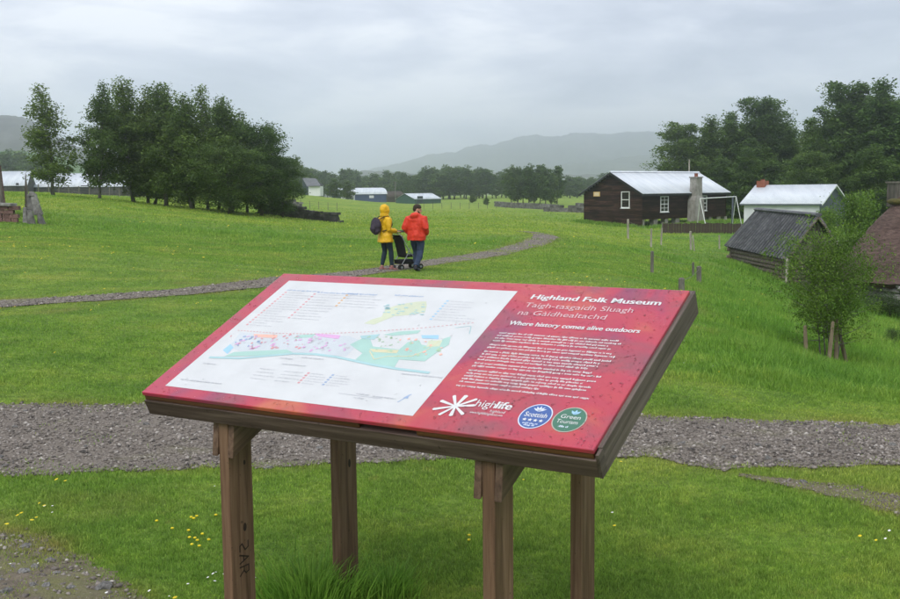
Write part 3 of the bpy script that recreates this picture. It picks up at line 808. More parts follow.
#@@OBJECTS
# ------------------------------------------------------------------ information board
BW, BH = 1.80, 0.904
B_YAW, B_TILT = rad(-31.2), rad(24.8)
B_ORG = Vector((-1.142, 3.818, CAM[2] - 0.731))                 # front left corner of the panel's top face
bu = Vector((math.cos(B_YAW), math.sin(B_YAW), 0)); bn = Vector((-math.sin(B_YAW), math.cos(B_YAW), 0))
bv = bn * math.cos(B_TILT) + Vector((0, 0, 1)) * math.sin(B_TILT); bw = bu.cross(bv)
board = empty('information_board', (0, 0, 0))
tag(board, 'large red information board with white site map on four timber legs', 'sign')
_mid = B_ORG + bu * BW / 2 + bv * BH / 2
board.location = (_mid.x, _mid.y, z1(_mid.x, _mid.y))
BMAT = Matrix(((bu.x, bv.x, bw.x, B_ORG.x), (bu.y, bv.y, bw.y, B_ORG.y), (bu.z, bv.z, bw.z, B_ORG.z), (0, 0, 0, 1)))
def on_board(o, parent=board):
    """o's mesh is in panel coordinates (u, v, height above the print)"""
    o.parent = parent
    o.matrix_parent_inverse = Matrix.Identity(4)
    o.matrix_basis = (Matrix.Translation(-board.location) @ BMAT) if parent is board else Matrix.Identity(4)
    return o
def uv(px, py):
    d = Vector(ray(px, py)); o0 = Vector(CAM)
    t = (B_ORG - o0).dot(bw) / d.dot(bw); p = o0 + d * t - B_ORG
    return p.dot(bu), p.dot(bv)
TH = 0.016
mb = MB().box((BW / 2, BH / 2, -TH / 2), (BW, BH, TH))
panel = on_board(mb.build('panel', M['panel'], bevel=0.003))
panel['label'] = 'crimson printed panel blotched with orange and mauve, wet with rain'
# timber frame under the panel
T = 0.034; FD = 0.062; G = -TH - 0.0205
def beam(name, u0, u1, v0, v1, w0, w1, mat):
    return on_board(MB().box(((u0 + u1) / 2, (v0 + v1) / 2, (w0 + w1) / 2), (u1 - u0, v1 - v0, w1 - w0)).build(name, mat, bevel=0.003))
beam('batten', 0.004, 0.98, 0.002, 0.05, -TH - 0.020, -TH - 0.0005, M['timber_wet'])
beam('batten', 1.20, BW - 0.004, 0.0025, 0.05, -TH - 0.020, -TH - 0.0005, M['timber_wet'])
beam('batten', 0.02, BW - 0.02, BH - 0.06, BH - 0.004, -TH - 0.020, -TH - 0.0005, M['timber_wet'])
beam('fascia', -0.004, BW + 0.004, -0.002, T, G - FD, G, M['timber_grey'])
beam('fascia', 0.0, BW, BH - T, BH + 0.006, G - FD, G, M['timber_grey'])
beam('side_beam', -0.010, T, T + 0.001, BH - T - 0.001, G - FD, -TH - 0.0015, M['timber_grey_side'])
beam('side_beam', BW - T, BW + 0.014, -0.004 + T, BH + 0.02, G - FD - 0.004, -TH + 0.004, M['timber_grey_side'])
on_board(MB().prism([(BW + 0.0045, -0.002, G - FD), (BW + 0.014, -0.002, G - FD), (BW + 0.014, T - 0.001, G - FD), (BW + 0.0045, T - 0.001, G - FD)], (0, 0, FD + 0.02)).build('end_cap', M['timber_grey_side']))
for v in (0.30, 0.60):
    beam('cross_batten', T + .002, BW - T - .002, v, v + 0.07, -TH - 0.022, -TH - 0.001, M['timber_wet'])
# legs (upright) and sloping rails that clamp each pair of legs
LEG_A, LEG_B = 0.044, 0.124
UL, UR = 0.345, 1.43
LEGPOS = {'fl': (UL, 0.11), 'bl': (UL, 0.82), 'fr': (UR, 0.11), 'br': (UR, 0.82)}
KN = (0.56, 0.505)
RM = Matrix((bu, bn, Vector((0, 0, 1)))).transposed()
def leg(u, v, la=LEG_A, lb=LEG_B):
    top = B_ORG + bu * u + bv * v + bw * (G - FD * 0.15)
    p = Vector((top.x, top.y, 0)); zb = z1(p.x, p.y) - 0.08
    tl = math.tan(B_TILT)
    c = Vector((p.x, p.y, 0))
    pts = []
    for zz in (0, 1):
        for sx, sy in ((-1, -1), (1, -1), (1, 1), (-1, 1)):
            q = c + bu * (sx * la / 2) + bn * (sy * lb / 2)
            q.z = zb if zz == 0 else top.z + sy * lb / 2 * tl - 0.01
            pts.append(q)
    # local frame so the grain runs up the leg
    o = bpy.data.objects.new('leg', None)
    loc = Vector((p.x, p.y, zb))
    Rm = RM.to_4x4(); inv = (Matrix.Translation(loc) @ Rm).inverted()
    lp = [inv @ q for q in pts]
    ob = MB().hexa(lp).build('leg', M['timber_leg'], bevel=0.004)
    ob.parent = board
    ob.matrix_basis = Matrix.Translation(-board.location) @ Matrix.Translation(loc) @ Rm
    return ob
LEGS = {}
for key, (u, v) in LEGPOS.items():
    LEGS[key] = leg(u, v)
for u in (UL, UR):
    vf = LEGPOS['fl' if u == UL else 'fr'][1]; vb = LEGPOS['bl' if u == UL else 'br'][1]
    for s in (-1, 1):
        uc = u + s * (LEG_A / 2 + 0.0145)
        # plumb-cut front end, raked bottom
        w0 = G - FD - 0.002; dep = 0.115
        tl = math.tan(B_TILT)
        v0 = vf - 0.075; v1 = vb + 0.05
        poly = [(uc - 0.013, vf - 0.082 - tl * (FD + dep - .02), w0 - dep), (uc - 0.013, v1 - 0.03, w0 - dep), (uc - 0.013, v1, G - 0.021), (uc - 0.013, vf - 0.062, G - 0.02)]
        on_board(MB().prism(poly, (0.026, 0, 0)).build('rail', M['timber_rail'], bevel=0.003))
# knots and the scratched tag on the near left leg
def on_leg(lg, shapes, name, mat, face='u'):
    """flat marks on a leg's +u face: shapes are polylines in (across, up) metres"""
    mb = MB()
    for line, wd in shapes:
        for (a, b) in zip(line[:-1], line[1:]):
            a = Vector((a[0], a[1], 0)); b = Vector((b[0], b[1], 0)); d = (b - a).normalized() * wd * .4; n = Vector((-(b - a).y, (b - a).x, 0)).normalized() * wd / 2
            q = [a - d - n, b + d - n, b + d + n, a - d + n]
            mb.add([(LEG_A / 2 + 0.0008, p.x, p.y) for p in q], [(0, 1, 2, 3)])
    o = mb.build(name, mat, lg); return o
def ring(cx, cy, rx, ry, n=14, f=1.0):
    return [(cx + rx * math.cos(k * 2 * math.pi / n * f), cy + ry * math.sin(k * 2 * math.pi / n * f)) for k in range(n + 1)]
def knot(lg, y, z, rx=0.009, ry=0.016):
    mb = MB(); n = 14
    vs = [(LEG_A / 2 + 0.0009, y + rx * math.cos(k * 6.2832 / n), z + ry * math.sin(k * 6.2832 / n)) for k in range(n)]
    mb.add(vs, [tuple(range(n))]); mb.build('knot', M['graffiti'], lg)
knot(LEGS['fl'], 0.012, KN[0]); knot(LEGS['fl'], 0.020, KN[0] + 0.24, 0.006, 0.009); knot(LEGS['bl'], 0.01, 0.66, 0.009, 0.018); knot(LEGS['bl'], 0.018, 0.16, 0.007, 0.014)
g0 = KN[1]
S_ = [(0.022, 0.0), (0.022, -0.022), (0.006, -0.030), (-0.002, -0.018), (-0.010, -0.004), (-0.022, -0.010), (-0.022, -0.030)]
A_ = [(-0.024, -0.044), (0.022, -0.060), (-0.024, -0.076)]; A2 = [(-0.004, -0.050), (-0.004, -0.070)]
R_ = [(-0.024, -0.090), (0.022, -0.090), (0.022, -0.112), (0.008, -0.118), (-0.002, -0.108), (-0.002, -0.092)]; R2 = [(-0.002, -0.104), (-0.024, -0.122)]
on_leg(LEGS['fl'], [([(p[0] + 0.004, p[1] + g0) for p in L], 0.0055) for L in (S_, A_, A2, R_, R2)], 'scrawled_letters', M['graffiti'])

# ---- print on the panel
_lift = [0.0006]
def poly_print(name, pts, mat, lift, parent=panel, pix=True):
    P = [uv(*p) for p in pts] if pix else pts
    bm = bmesh.new()
    f = bm.faces.new([bm.verts.new((p[0], p[1], lift)) for p in P])
    if f.normal.z < 0 or True:
        bm.normal_update()
        if f.normal.z < 0: bmesh.ops.reverse_faces(bm, faces=[f])
    bmesh.ops.triangulate(bm, faces=bm.faces[:])
    me = bpy.data.meshes.new(name); bm.to_mesh(me); bm.free()
    return on_board(mesh_obj(name, me, mat), parent)
# white map sheet: a rectangle on the panel
c = [uv(160, 385.7), uv(425.7, 417.2), uv(504, 293.8), uv(296.6, 278.4)]
su0 = (c[0][0] + c[3][0]) / 2; su1 = (c[1][0] + c[2][0]) / 2; sv0 = (c[0][1] + c[1][1]) / 2; sv1 = (c[2][1] + c[3][1]) / 2
sheet_o = poly_print('map_sheet', [(su0, sv0), (su1, sv0), (su1, sv1), (su0, sv1)], M['sheet_white'], 0.0006, pix=False)
sheet_o['label'] = 'white printed site map covering the left of the panel'
def quad_strip(name, pts, width, mat, lift, dash=None):
    P = [Vector((*uv(*p), lift)) for p in pts]
    # resample
    L = [0]
    for a, b in zip(P[:-1], P[1:]): L.append(L[-1] + (b - a).length)
    mb = MB(); step = dash or 0.012; n = max(2, int(L[-1] / step))
    def at_len(l):
        for i in range(len(P) - 1):
            if l <= L[i + 1] or i == len(P) - 2:
                return P[i].lerp(P[i + 1], (l - L[i]) / max(L[i + 1] - L[i], 1e-9))
    for i in range(n):
        if dash and i % 2: continue
        a = at_len(L[-1] * i / n); b = at_len(L[-1] * (i + 1) / n)
        d = (b - a).normalized(); nn_ = Vector((-d.y, d.x, 0)) * width / 2
        mb.add([a - nn_, b - nn_, b + nn_, a + nn_], [(0, 1, 2, 3)])
    return on_board(mb.build(name, mat), panel)
def z3(p): return (p[0] / 3.46 + 250, p[1] / 3.46 + 275)     # reading of the upper map strip
def z4(p): return (p[0] / 3.214 + 200, p[1] / 3.214 + 310)
def z5(p): return (p[0] / 3.103 + 150, p[1] / 3.103 + 350)
poly_print('upper_map_area', [z3(p) for p in [(395, 168), (420, 155), (455, 145), (470, 118), (500, 108), (545, 98), (580, 93), (610, 92), (612, 105), (605, 130), (575, 136), (540, 140), (500, 143), (470, 155), (430, 172)]], M['map_khaki'], 0.0009)
poly_print('village_area', [z4(p) for p in [(95, 118), (130, 72), (250, 82), (370, 80), (480, 84), (520, 100), (470, 150), (300, 135), (150, 142)]], M['map_lilac'], 0.0009)
poly_print('woodland_area', [z4(p) for p in [(482, 112), (522, 92), (548, 96), (556, 118), (640, 128), (668, 104), (705, 98), (712, 112), (742, 118), (786, 92), (806, 86), (800, 112), (768, 132), (722, 166), (640, 160), (622, 190), (500, 160), (522, 140)]], M['map_teal'], 0.0012)
poly_print('woodland_area', [z4(p) for p in [(300, 92), (312, 82), (372, 78), (360, 88)]], M['map_teal'], 0.0012)
poly_print('woodland_area', [z4(p) for p in [(590, 80), (640, 70), (710, 66), (700, 76), (620, 84)]], M['map_teal'], 0.0012)
poly_print('woodland_area', [z4(p) for p in [(515, 84), (580, 78), (560, 96), (520, 94)]], M['map_river'], 0.0012)
poly_print('riverside_area', [z4(p) for p in [(78, 150), (110, 136), (190, 132), (280, 128), (300, 138), (180, 148)]], M['map_teal'], 0.0012)
poly_print('park_area', [z4(p) for p in [(74, 130), (98, 110), (108, 122), (88, 142)]], M['map_blue'], 0.0013)
poly_print('village_street', [z4(p) for p in [(172, 78), (250, 81), (246, 91), (176, 88)]], M['map_salmon'], 0.0013)
poly_print('village_street', [z4(p) for p in [(368, 76), (452, 82), (446, 94), (380, 86)]], M['map_magenta'], 0.0013)
poly_print('pond_area', [z4(p) for p in [(712, 82), (768, 82), (766, 94), (714, 92)]], M['map_blue'], 0.0014)
poly_print('field_area', [z4(p) for p in [(545, 126), (640, 130), (632, 140), (556, 136)]], M['map_yellow'], 0.0014)
poly_print('field_area', [z4(p) for p in [(735, 100), (780, 98), (770, 118), (728, 120)]], M['map_khaki'], 0.0014)
quad_strip('river_line', [z4(p) for p in [(30, 153), (130, 156), (220, 148), (300, 141), (370, 143), (440, 152), (500, 165), (560, 178), (640, 191), (738, 203)]], 0.013, M['map_river'], 0.0015)
quad_strip('railway_line', [z4(p) for p in [(122, 66), (250, 76), (370, 78), (520, 72), (700, 60), (880, 42)]], 0.0035, M['ink_red'], 0.0015, dash=0.008)
quad_strip('track_line', [z4(p) for p in [(545, 132), (560, 160), (600, 150), (680, 150), (730, 130), (770, 100)]], 0.004, M['map_yellow'], 0.0016)
quad_strip('boundary_line', [z4(p) for p in [(820, 58), (872, 52), (866, 78)]], 0.003, M['map_river'], 0.0015)
# buildings on the map: small coloured specks
gsp = random.Random(5)
for name, mat, n, box in (('map_building', M['map_magenta'], 46, (110, 470, 86, 132)), ('map_building', M['ink_red'], 26, (100, 330, 80, 125)), ('map_building', M['ink_navy'], 18, (110, 200, 84, 120)),
                          ('map_tree', M['map_green'], 30, (540, 780, 84, 150)), ('map_building', M['ink_grey'], 18, (300, 480, 90, 130)), ('map_building', M['map_salmon'], 14, (640, 780, 90, 150))):
    mb = MB()
    for _ in range(n):
        u, v = uv(*z4((gsp.uniform(*box[:2]), gsp.uniform(*box[2:])))); s = gsp.uniform(0.003, 0.0075); a = gsp.uniform(0, 3); r = gsp.uniform(.35, 1)
        ca, sa = math.cos(a), math.sin(a)
        q = [(-s, -s * r), (s, -s * r), (s, s * r), (-s, s * r)]
        mb.add([(u + x * ca - y * sa, v + x * sa + y * ca, 0.0018) for x, y in q], [(0, 1, 2, 3)])
    on_board(stuff(mb.build(name, mat)), panel)
mb = MB()
for _ in range(34):
    u, v = uv(*z3((gsp.uniform(465, 605), gsp.uniform(98, 140)))); s = gsp.uniform(0.004, 0.009)
    mb.add([(u - s, v - s * .5, 0.0015), (u + s, v - s * .5, 0.0015), (u + s, v + s * .5, 0.0015), (u - s, v + s * .5, 0.0015)], [(0, 1, 2, 3)])
on_board(stuff(mb.build('map_tree', M['map_river'])), panel)
# fine print too small to read: rows of letter-sized strokes
def fine_print(name, rows, mat, lift, seed=1):
    """rows: (u, v, length, x-height)"""
    g = random.Random(seed); mb = MB()
    for (u, v, ln, h) in rows:
        x = u; end = u + ln
        while x < end:
            for _ in range(g.randint(2, 9)):
                if x >= end: break
                w = h * g.choice((0.2, 0.45, 0.6, 0.6, 0.7)); up = h * g.choice((1, 1, 1, 1.5)); lo = -h * g.choice((0, 0, 0, 0, 0.4))
                mb.add([(x, v + lo, lift), (x + w, v + lo, lift), (x + w, v + up, lift), (x, v + up, lift)], [(0, 1, 2, 3)])
                x += w + h * 0.28
            x += h * 0.62
    return on_board(stuff(mb.build(name, mat)), panel)
def list_col(p0, p1, n, ln, bullet, seed, h=0.0042):
    a = uv(*p0); b = uv(*p1); g = random.Random(seed); rows = []; mb = MB()
    for i in range(n):
        k = i / max(n - 1, 1); u = a[0] + (b[0] - a[0]) * k; v = a[1] + (b[1] - a[1]) * k
        rows.append((u + 0.014, v, ln * g.uniform(0.45, 1.0), h))
        s = 0.0052
        mb.add([(u - s, v - s * .2, 0.0011), (u + s, v - s * .2, 0.0011), (u + s, v + s * 1.4, 0.0011), (u - s, v + s * 1.4, 0.0011)], [(0, 1, 2, 3)])
    fine_print('key_text', rows, M['ink_grey'], 0.001, seed)
    if bullet: on_board(mb.build('key_bullet', bullet), panel)
list_col(z3((122, 62)), (247, 325), 15, 0.16, M['ink_red'], 1)
list_col(z3((222, 68)), z3((134, 150)), 10, 0.17, M['ink_red'], 2)
list_col(z3((334, 72)), z3((298, 108)), 5, 0.22, M['ink_orange'], 3)
list_col(z3((682, 92)), z3((625, 155)), 8, 0.17, M['map_blue'], 4)
for p, ln, sd in ((z3((128, 54)), 0.17, 5), (z3((232, 62)), 0.20, 6), (z3((338, 66)), 0.14, 7), (z3((500, 72)), 0.13, 8)):
    a = uv(*p); fine_print('key_heading', [(a[0], a[1], ln, 0.0062)], M['ink_navy'], 0.001, sd)
for (p, ln, rows_, sd, bl) in ((z5((330, 58)), 0.10, 4, 11, None), (z5((405, 66)), 0.12, 4, 12, None), (z5((490, 74)), 0.09, 5, 13, M['ink_red']), (z5((566, 80)), 0.09, 5, 14, M['ink_navy'])):
    q = (p[0] - 9.5, p[1] + 9.5)
    list_col(p, q, rows_, ln, bl, sd)
for p, ln, sd in ((z5((95, 93)), 0.20, 21), (z5((165, 43)), 0.06, 22), (z5((402, 27)), 0.06, 23), (z5((470, 25)), 0.10, 24), (z5((408, 45)), 0.11, 25), (z5((780, 76)), 0.16, 26), (z5((640, 138)), 0.05, 27), (z5((690, 146)), 0.09, 28), (z5((630, 150)), 0.04, 29)):
    a = uv(*p); fine_print('map_note', [(a[0], a[1], ln, 0.0048)], M['ink_grey'], 0.0018, sd)
quad_strip('scale_bar', [z5((585, 135)), z5((720, 152))], 0.004, M['ink_grey'], 0.0011)
quad_strip('north_arrow', [z5((768, 163)), z5((812, 138))], 0.004, M['ink_navy'], 0.0011)
poly_print('north_arrow_head', [z5((785, 150)), z5((800, 152)), z5((806, 139))], M['ink_navy'], 0.0012)
# lettering one can read
def text_mesh(txt, bold=0.0, shear=0.0):
    cu = bpy.data.curves.new('lettering', 'FONT'); cu.body = txt; cu.size = 1.0; cu.offset = bold; cu.shear = shear; cu.resolution_u = 3
    ob = bpy.data.objects.new('lettering', cu); link(ob)
    dg = bpy.context.evaluated_depsgraph_get()
    me = bpy.data.meshes.new_from_object(ob.evaluated_get(dg))
    bpy.data.objects.remove(ob); bpy.data.curves.remove(cu)
    return me
def lettering(name, txt, p0, p1, mat, cap, lift=0.0012, bold=0.0, shear=0.0, parent=panel):
    """txt from pixel p0 to pixel p1 along its base line, capitals 'cap' metres tall"""
    a = Vector(uv(*p0)); b = Vector(uv(*p1))
    a.y = b.y = (a.y + b.y) / 2
    me = text_mesh(txt, min(bold, 0.006), shear)
    if bold:                                                    # heavier strokes: the outline struck three times
        bm = bmesh.new(); bm.from_mesh(me); src = bm.faces[:]
        for k, s_ in enumerate((-1.0, 1.0)):
            d_ = bmesh.ops.duplicate(bm, geom=src)
            for v_ in d_['geom']:
                if isinstance(v_, bmesh.types.BMVert): v_.co.x += s_ * bold * 1.1; v_.co.z = (k + 1) * 0.0015
        bm.to_mesh(me); bm.free()
    co = np.empty(len(me.vertices) * 3); me.vertices.foreach_get('co', co); co = co.reshape(-1, 3)
    x0, x1 = co[:, 0].min(), co[:, 0].max()
    sx = (b.x - a.x) / (x1 - x0); sy = cap / 0.70
    co = np.stack([a.x + (co[:, 0] - x0) * sx, a.y + co[:, 1] * sy, lift + co[:, 2] * 0.05], -1)
    me.vertices.foreach_set('co', co.ravel()); me.update()
    me.materials.clear()
    return on_board(mesh_obj(name, me, mat), parent)
def q1(p): return (p[0] / 5 + 500, p[1] / 5 + 285)
lettering('title_lettering', 'Highland Folk Museum', q1((152, 68)), q1((800, 105)), M['ink_white'], 0.032, bold=0.024)
lettering('title_lettering', 'Taigh-tasgaidh Sluagh', q1((120, 109)), q1((660, 141)), M['ink_pink'], 0.031)
lettering('title_lettering', 'na G\u00e0idhealtachd', q1((85, 149)), q1((525, 173)), M['ink_pink'], 0.031)
lettering('title_lettering', 'Where history comes alive outdoors', q1((42, 197)), q1((695, 244)), M['ink_white'], 0.026, bold=0.022)
a0 = uv(499, 333.5); a1 = uv(625, 343); b0 = uv(456, 386)
L0 = a1[0] - a0[0]; nrow = 18; rows = []
gaps = {4: .55, 6: .55, 10: .3, 12: .55, 17: .35}; tot = nrow - 1 + sum(gaps.values()); acc = 0
ends = {3: .93, 5: 1.0, 9: .86, 10: .9, 11: .98, 16: .62, 17: 1.0}
for i in range(nrow):
    acc += gaps.get(i, 0)
    k = (i + acc) / tot
    rows.append((a0[0] + (b0[0] - a0[0]) * k * 0.12, a0[1] + (b0[1] - a0[1]) * k, L0 * ends.get(i, 0.94 + 0.05 * math.sin(i * 2.3)), 0.0062))
fine_print('body_text', rows, M['ink_white'], 0.0011, 77)
def q2(p): return (p[0] / 5 + 430, p[1] / 5 + 385)
# starburst logo
cu_, cv_ = uv(*q2((128, 108)))
mb = MB()
for k, (ang, ln, w0_, w1_) in enumerate([(14, 0.062, .007, .012), (42, 0.070, .007, .012), (82, .060, .008, .016), (122, .062, .007, .012), (163, .066, .006, .013), (202, .072, .007, .013), (238, .060, .006, .012), (280, .050, .006, .014), (322, .058, .006, .012)]):
    a = rad(ang); d = Vector((math.cos(a), math.sin(a), 0)); n_ = Vector((-d.y, d.x, 0)); c_ = Vector((cu_, cv_, 0.0012 + k * 0.00004))
    mb.add([c_ - n_ * w0_ / 2, c_ + d * ln - n_ * w1_ / 2, c_ + d * ln * 1.06, c_ + d * ln + n_ * w1_ / 2, c_ + n_ * w0_ / 2], [(0, 1, 2, 3, 4)])
on_board(mb.build('starburst_logo', M['ink_white']), panel)
lettering('logo_lettering', 'high', q2((222, 107)), q2((320, 118)), M['ink_white'], 0.036)
lettering('logo_lettering', 'life', q2((321, 118)), q2((402, 126)), M['ink_white'], 0.036, bold=0.03)
lettering('logo_lettering', 'highland', q2((296, 139)), q2((372, 144)), M['ink_white'], 0.013)
lettering('logo_lettering', 'www.highlifehighland.com', q2((196, 142)), q2((360, 160)), M['ink_white'], 0.012)
# oval badges
def disc(name, cen, ru, rv, mat, lift, n=40, parent=panel):
    return poly_print(name, [(cen[0] + ru * math.cos(k * 2 * math.pi / n), cen[1] + rv * math.sin(k * 2 * math.pi / n)) for k in range(n)], mat, lift, parent, pix=False)
cb = uv(*q2((527, 158))); cg = uv(*q2((697, 175)))
for nm, cc, rimm, body, words in (('quality_badge', cb, 'badge_rim', 'badge_blue', None), ('eco_badge', cg, 'badge_rim_green', 'badge_green', None)):
    disc(nm + '_rim', cc, 0.052, 0.062, M[rimm], 0.0010); disc(nm, cc, 0.0485, 0.058, M[body], 0.0013)
def badge_text(txt, c, du0, du1, dv, cap, mat, bold=0.0):
    me = text_mesh(txt, bold); co = np.empty(len(me.vertices) * 3); me.vertices.foreach_get('co', co); co = co.reshape(-1, 3)
    x0, x1 = co[:, 0].min(), co[:, 0].max()
    co = np.stack([c[0] + du0 + (co[:, 0] - x0) * (du1 - du0) / (x1 - x0), c[1] + dv + co[:, 1] * cap / .7, np.full(len(co), 0.0016)], -1)
    me.vertices.foreach_set('co', co.ravel()); me.update(); me.materials.clear()
    return on_board(mesh_obj('badge_lettering', me, mat), panel)
badge_text('Scottish', cb, -0.037, 0.037, -0.004, 0.022, M['ink_white'], 0.01)
badge_text('Green', cg, -0.032, 0.032, 0.004, 0.019, M['ink_white'], 0.0)
badge_text('Tourism', cg, -0.036, 0.032, -0.020, 0.018, M['ink_white'], 0.0)
mb = MB()
for k in range(4):
    cx_ = cb[0] - 0.027 + k * 0.018
    pts = [(cx_ + (0.0085 if j % 2 == 0 else 0.0036) * math.sin(j * math.pi / 5), cb[1] - 0.020 + (0.0085 if j % 2 == 0 else 0.0036) * math.cos(j * math.pi / 5), 0.0016) for j in range(10)]
    mb.add(pts, [tuple(range(10))[::-1]])
on_board(mb.build('badge_star', M['ink_white']), panel)
fine_print('badge_note', [(cb[0] - 0.026, cb[1] - 0.040, 0.05, 0.005), (cb[0] - 0.018, cb[1] - 0.049, 0.034, 0.005), (cg[0] - 0.020, cg[1] - 0.040, 0.034, 0.006)], M['badge_rim'], 0.0016, 5)
mb = MB()                                                       # thistle head and leaves on the blue badge, leaf on the green one
for ang in (-60, -32, 0, 32, 60):
    a = rad(90 + ang); d = Vector((math.cos(a), math.sin(a), 0)); n_ = Vector((-d.y, d.x, 0)); c_ = Vector((cb[0], cb[1] + 0.026, 0.0016))
    mb.add([c_ - n_ * .003, c_ + d * .012 - n_ * .004, c_ + d * .026, c_ + d * .012 + n_ * .004, c_ + n_ * .003], [(0, 1, 2, 3, 4)])
on_board(mb.build('badge_thistle', M['badge_rim']), panel)
mb = MB()
for ang in (-40, 0, 40):
    a = rad(90 + ang); d = Vector((math.cos(a), math.sin(a), 0)); n_ = Vector((-d.y, d.x, 0)); c_ = Vector((cg[0] + .006, cg[1] + 0.026, 0.0016))
    mb.add([c_ - n_ * .002, c_ + d * .012 - n_ * .005, c_ + d * .024, c_ + d * .012 + n_ * .005, c_ + n_ * .002], [(0, 1, 2, 3, 4)])
on_board(mb.build('badge_leaf', M['map_blue']), panel)
# rain drops lying on the print
def drops():
    g = np.random.default_rng(3); n = 4200
    u = g.uniform(0.006, BW - 0.006, n); v = g.uniform(0.006, BH - 0.006, n)
    keep = np.ones(n, bool)
    inside = (u > su0 - .005) & (u < su1 + .005) & (v > sv0 - .005) & (v < sv1 + .005)
    keep &= ~inside | (g.random(n) < 0.05)
    u, v = u[keep], v[keep]; n = len(u)
    r = 0.0012 * (3.9 ** (g.random(n) ** 1.5)); hh = r * g.uniform(0.35, 0.55, n)
    st = 1 + 0.8 * (g.random(n) ** 3)
    seg = 8; ang = np.arange(seg) * 2 * math.pi / seg
    rings = [(1.0, 0.0), (0.86, 0.5), (0.5, 0.87)]
    V = np.zeros((n, seg * 3 + 1, 3))
    for i, (k, z) in enumerate(rings):
        V[:, i * seg:(i + 1) * seg, 0] = u[:, None] + r[:, None] * k * np.cos(ang)
        V[:, i * seg:(i + 1) * seg, 1] = v[:, None] + (r * st)[:, None] * k * np.sin(ang)
        V[:, i * seg:(i + 1) * seg, 2] = 0.0004 + (hh * z)[:, None]
    V[:, -1] = np.stack([u, v, 0.0004 + hh], -1)
    F = []
    for i in range(2):
        for k in range(seg):
            k2 = (k + 1) % seg; F += [(i * seg + k, i * seg + k2, (i + 1) * seg + k2), (i * seg + k, (i + 1) * seg + k2, (i + 1) * seg + k)]
    F += [(2 * seg + k, 2 * seg + (k + 1) % seg, 3 * seg) for k in range(seg)]
    F = (np.array(F)[None] + (seg * 3 + 1) * np.arange(n)[:, None, None]).reshape(-1, 3)
    on_board(stuff(mesh_obj('rain_drops', np_mesh('rain_drops', V.reshape(-1, 3), F, True), M['drop'])), panel)
drops()
# rough grass left by the mower round the feet, and a flat stone
lb = LEGS['bl'].matrix_basis.translation + board.location
tussock('long_grass', (lb.x - 0.14, lb.y - 0.10), 1100, 0.10, 0.08, 0.22, 11, label='tuft of long uncut grass left of the rear left leg of the board')
tussock('long_grass', (lb.x + 0.17, lb.y + 0.02), 520, 0.07, 0.06, 0.14, 12, label='small tuft of long grass right of the rear left leg of the board')
st_ = mesh_obj('flat_stone', stone_mesh('flat_stone', 9, 3, (1, .75, .35), .3), None, None, (lb.x + 0.12, lb.y - 0.13, z1(lb.x + .12, lb.y - .13) + 0.01)); st_.scale = (0.055,) * 3
tag(st_, 'flat grey stone in the grass at the foot of the board leg', 'stone')
# ------------------------------------------------------------------ distant hills
def ridge(name, prof, d0, depth, mat, rough=0.12, seed=0.0, base=-3.5, n=220, m=26):
    """a hill whose skyline, seen from the field, follows prof (photo px, py)"""
    prof = np.array(prof, float)
    px = np.linspace(prof[0, 0], prof[-1, 0], n)
    py = np.interp(px, prof[:, 0], prof[:, 1])
    for _ in range(3): py[1:-1] = (py[:-2] + 2 * py[1:-1] + py[2:]) / 4
    py = py + (1.0 * n1d(px * 6, seed) + 0.5 * n1d(px * 17, seed + 1)) * (py < 184)
    D = ray(px, py)
    top = CAM[2] + D[:, 2] * d0
    V = []
    for j in range(m):
        k = j / (m - 1) * 2 - 1
        dd = d0 + k * depth * (1 if k > 0 else 1.0)
        sh = np.maximum(0, 1 - abs(k)) ** 0.8
        x = D[:, 0] * (d0 + k * depth); y = np.full(n, d0 + k * depth)
        hgt = np.maximum(top - base, 0)
        nz = n2d(x, y, 4.0 / depth, seed) + 0.6 * n2d(x, y, 11.0 / depth, seed + 1) + 0.4 * n2d(x, y, 27.0 / depth, seed + 2)
        h = base + hgt * sh * (1 + rough * nz * (1 - sh))
        V.append(np.stack([x, y, h], -1))
    V = np.array(V); idx = np.arange(m * n).reshape(m, n)
    f = np.stack([idx[:-1, :-1], idx[:-1, 1:], idx[1:, 1:], idx[1:, :-1]], -1).reshape(-1, 4)
    return structure(mesh_obj(name, np_mesh(name, V.reshape(-1, 3), f, True), mat))
ridge('mountain', [(300, 190), (360, 172), (395, 163), (420, 156), (436, 152), (455, 150), (474, 143), (490, 144), (512, 137), (535, 133), (556, 134), (585, 131.5), (610, 132), (646, 128.5), (672, 131), (700, 136), (740, 147), (800, 160), (900, 178), (980, 190)], 2900, 330, M['heather'], 0.6, 1.0)
ridge('mountain', [(480, 190), (525, 172), (548, 166), (575, 162), (600, 160), (630, 155), (665, 151), (700, 150), (760, 156), (840, 168), (940, 190)], 2050, 280, M['heather'], 0.5, 2.0)
ridge('hill', [(-420, 188), (-300, 140), (-160, 118), (-60, 108), (0, 112), (22, 114), (34, 118), (46, 128), (70, 142), (110, 156), (170, 170), (250, 182), (330, 190)], 900, 250, M['heather'], 0.3, 3.0)
ridge('hill_pasture', [(-300, 186), (-100, 168), (0, 150), (20, 149), (60, 156), (110, 170), (180, 186)], 560, 90, M['pasture'], 0.15, 4.0)
ridge('woodland_ridge', [(240, 190), (330, 176), (366, 169), (420, 173), (500, 172), (600, 174), (800, 178), (1000, 186)], 1150, 150, M['heather'], 0.3, 5.0)

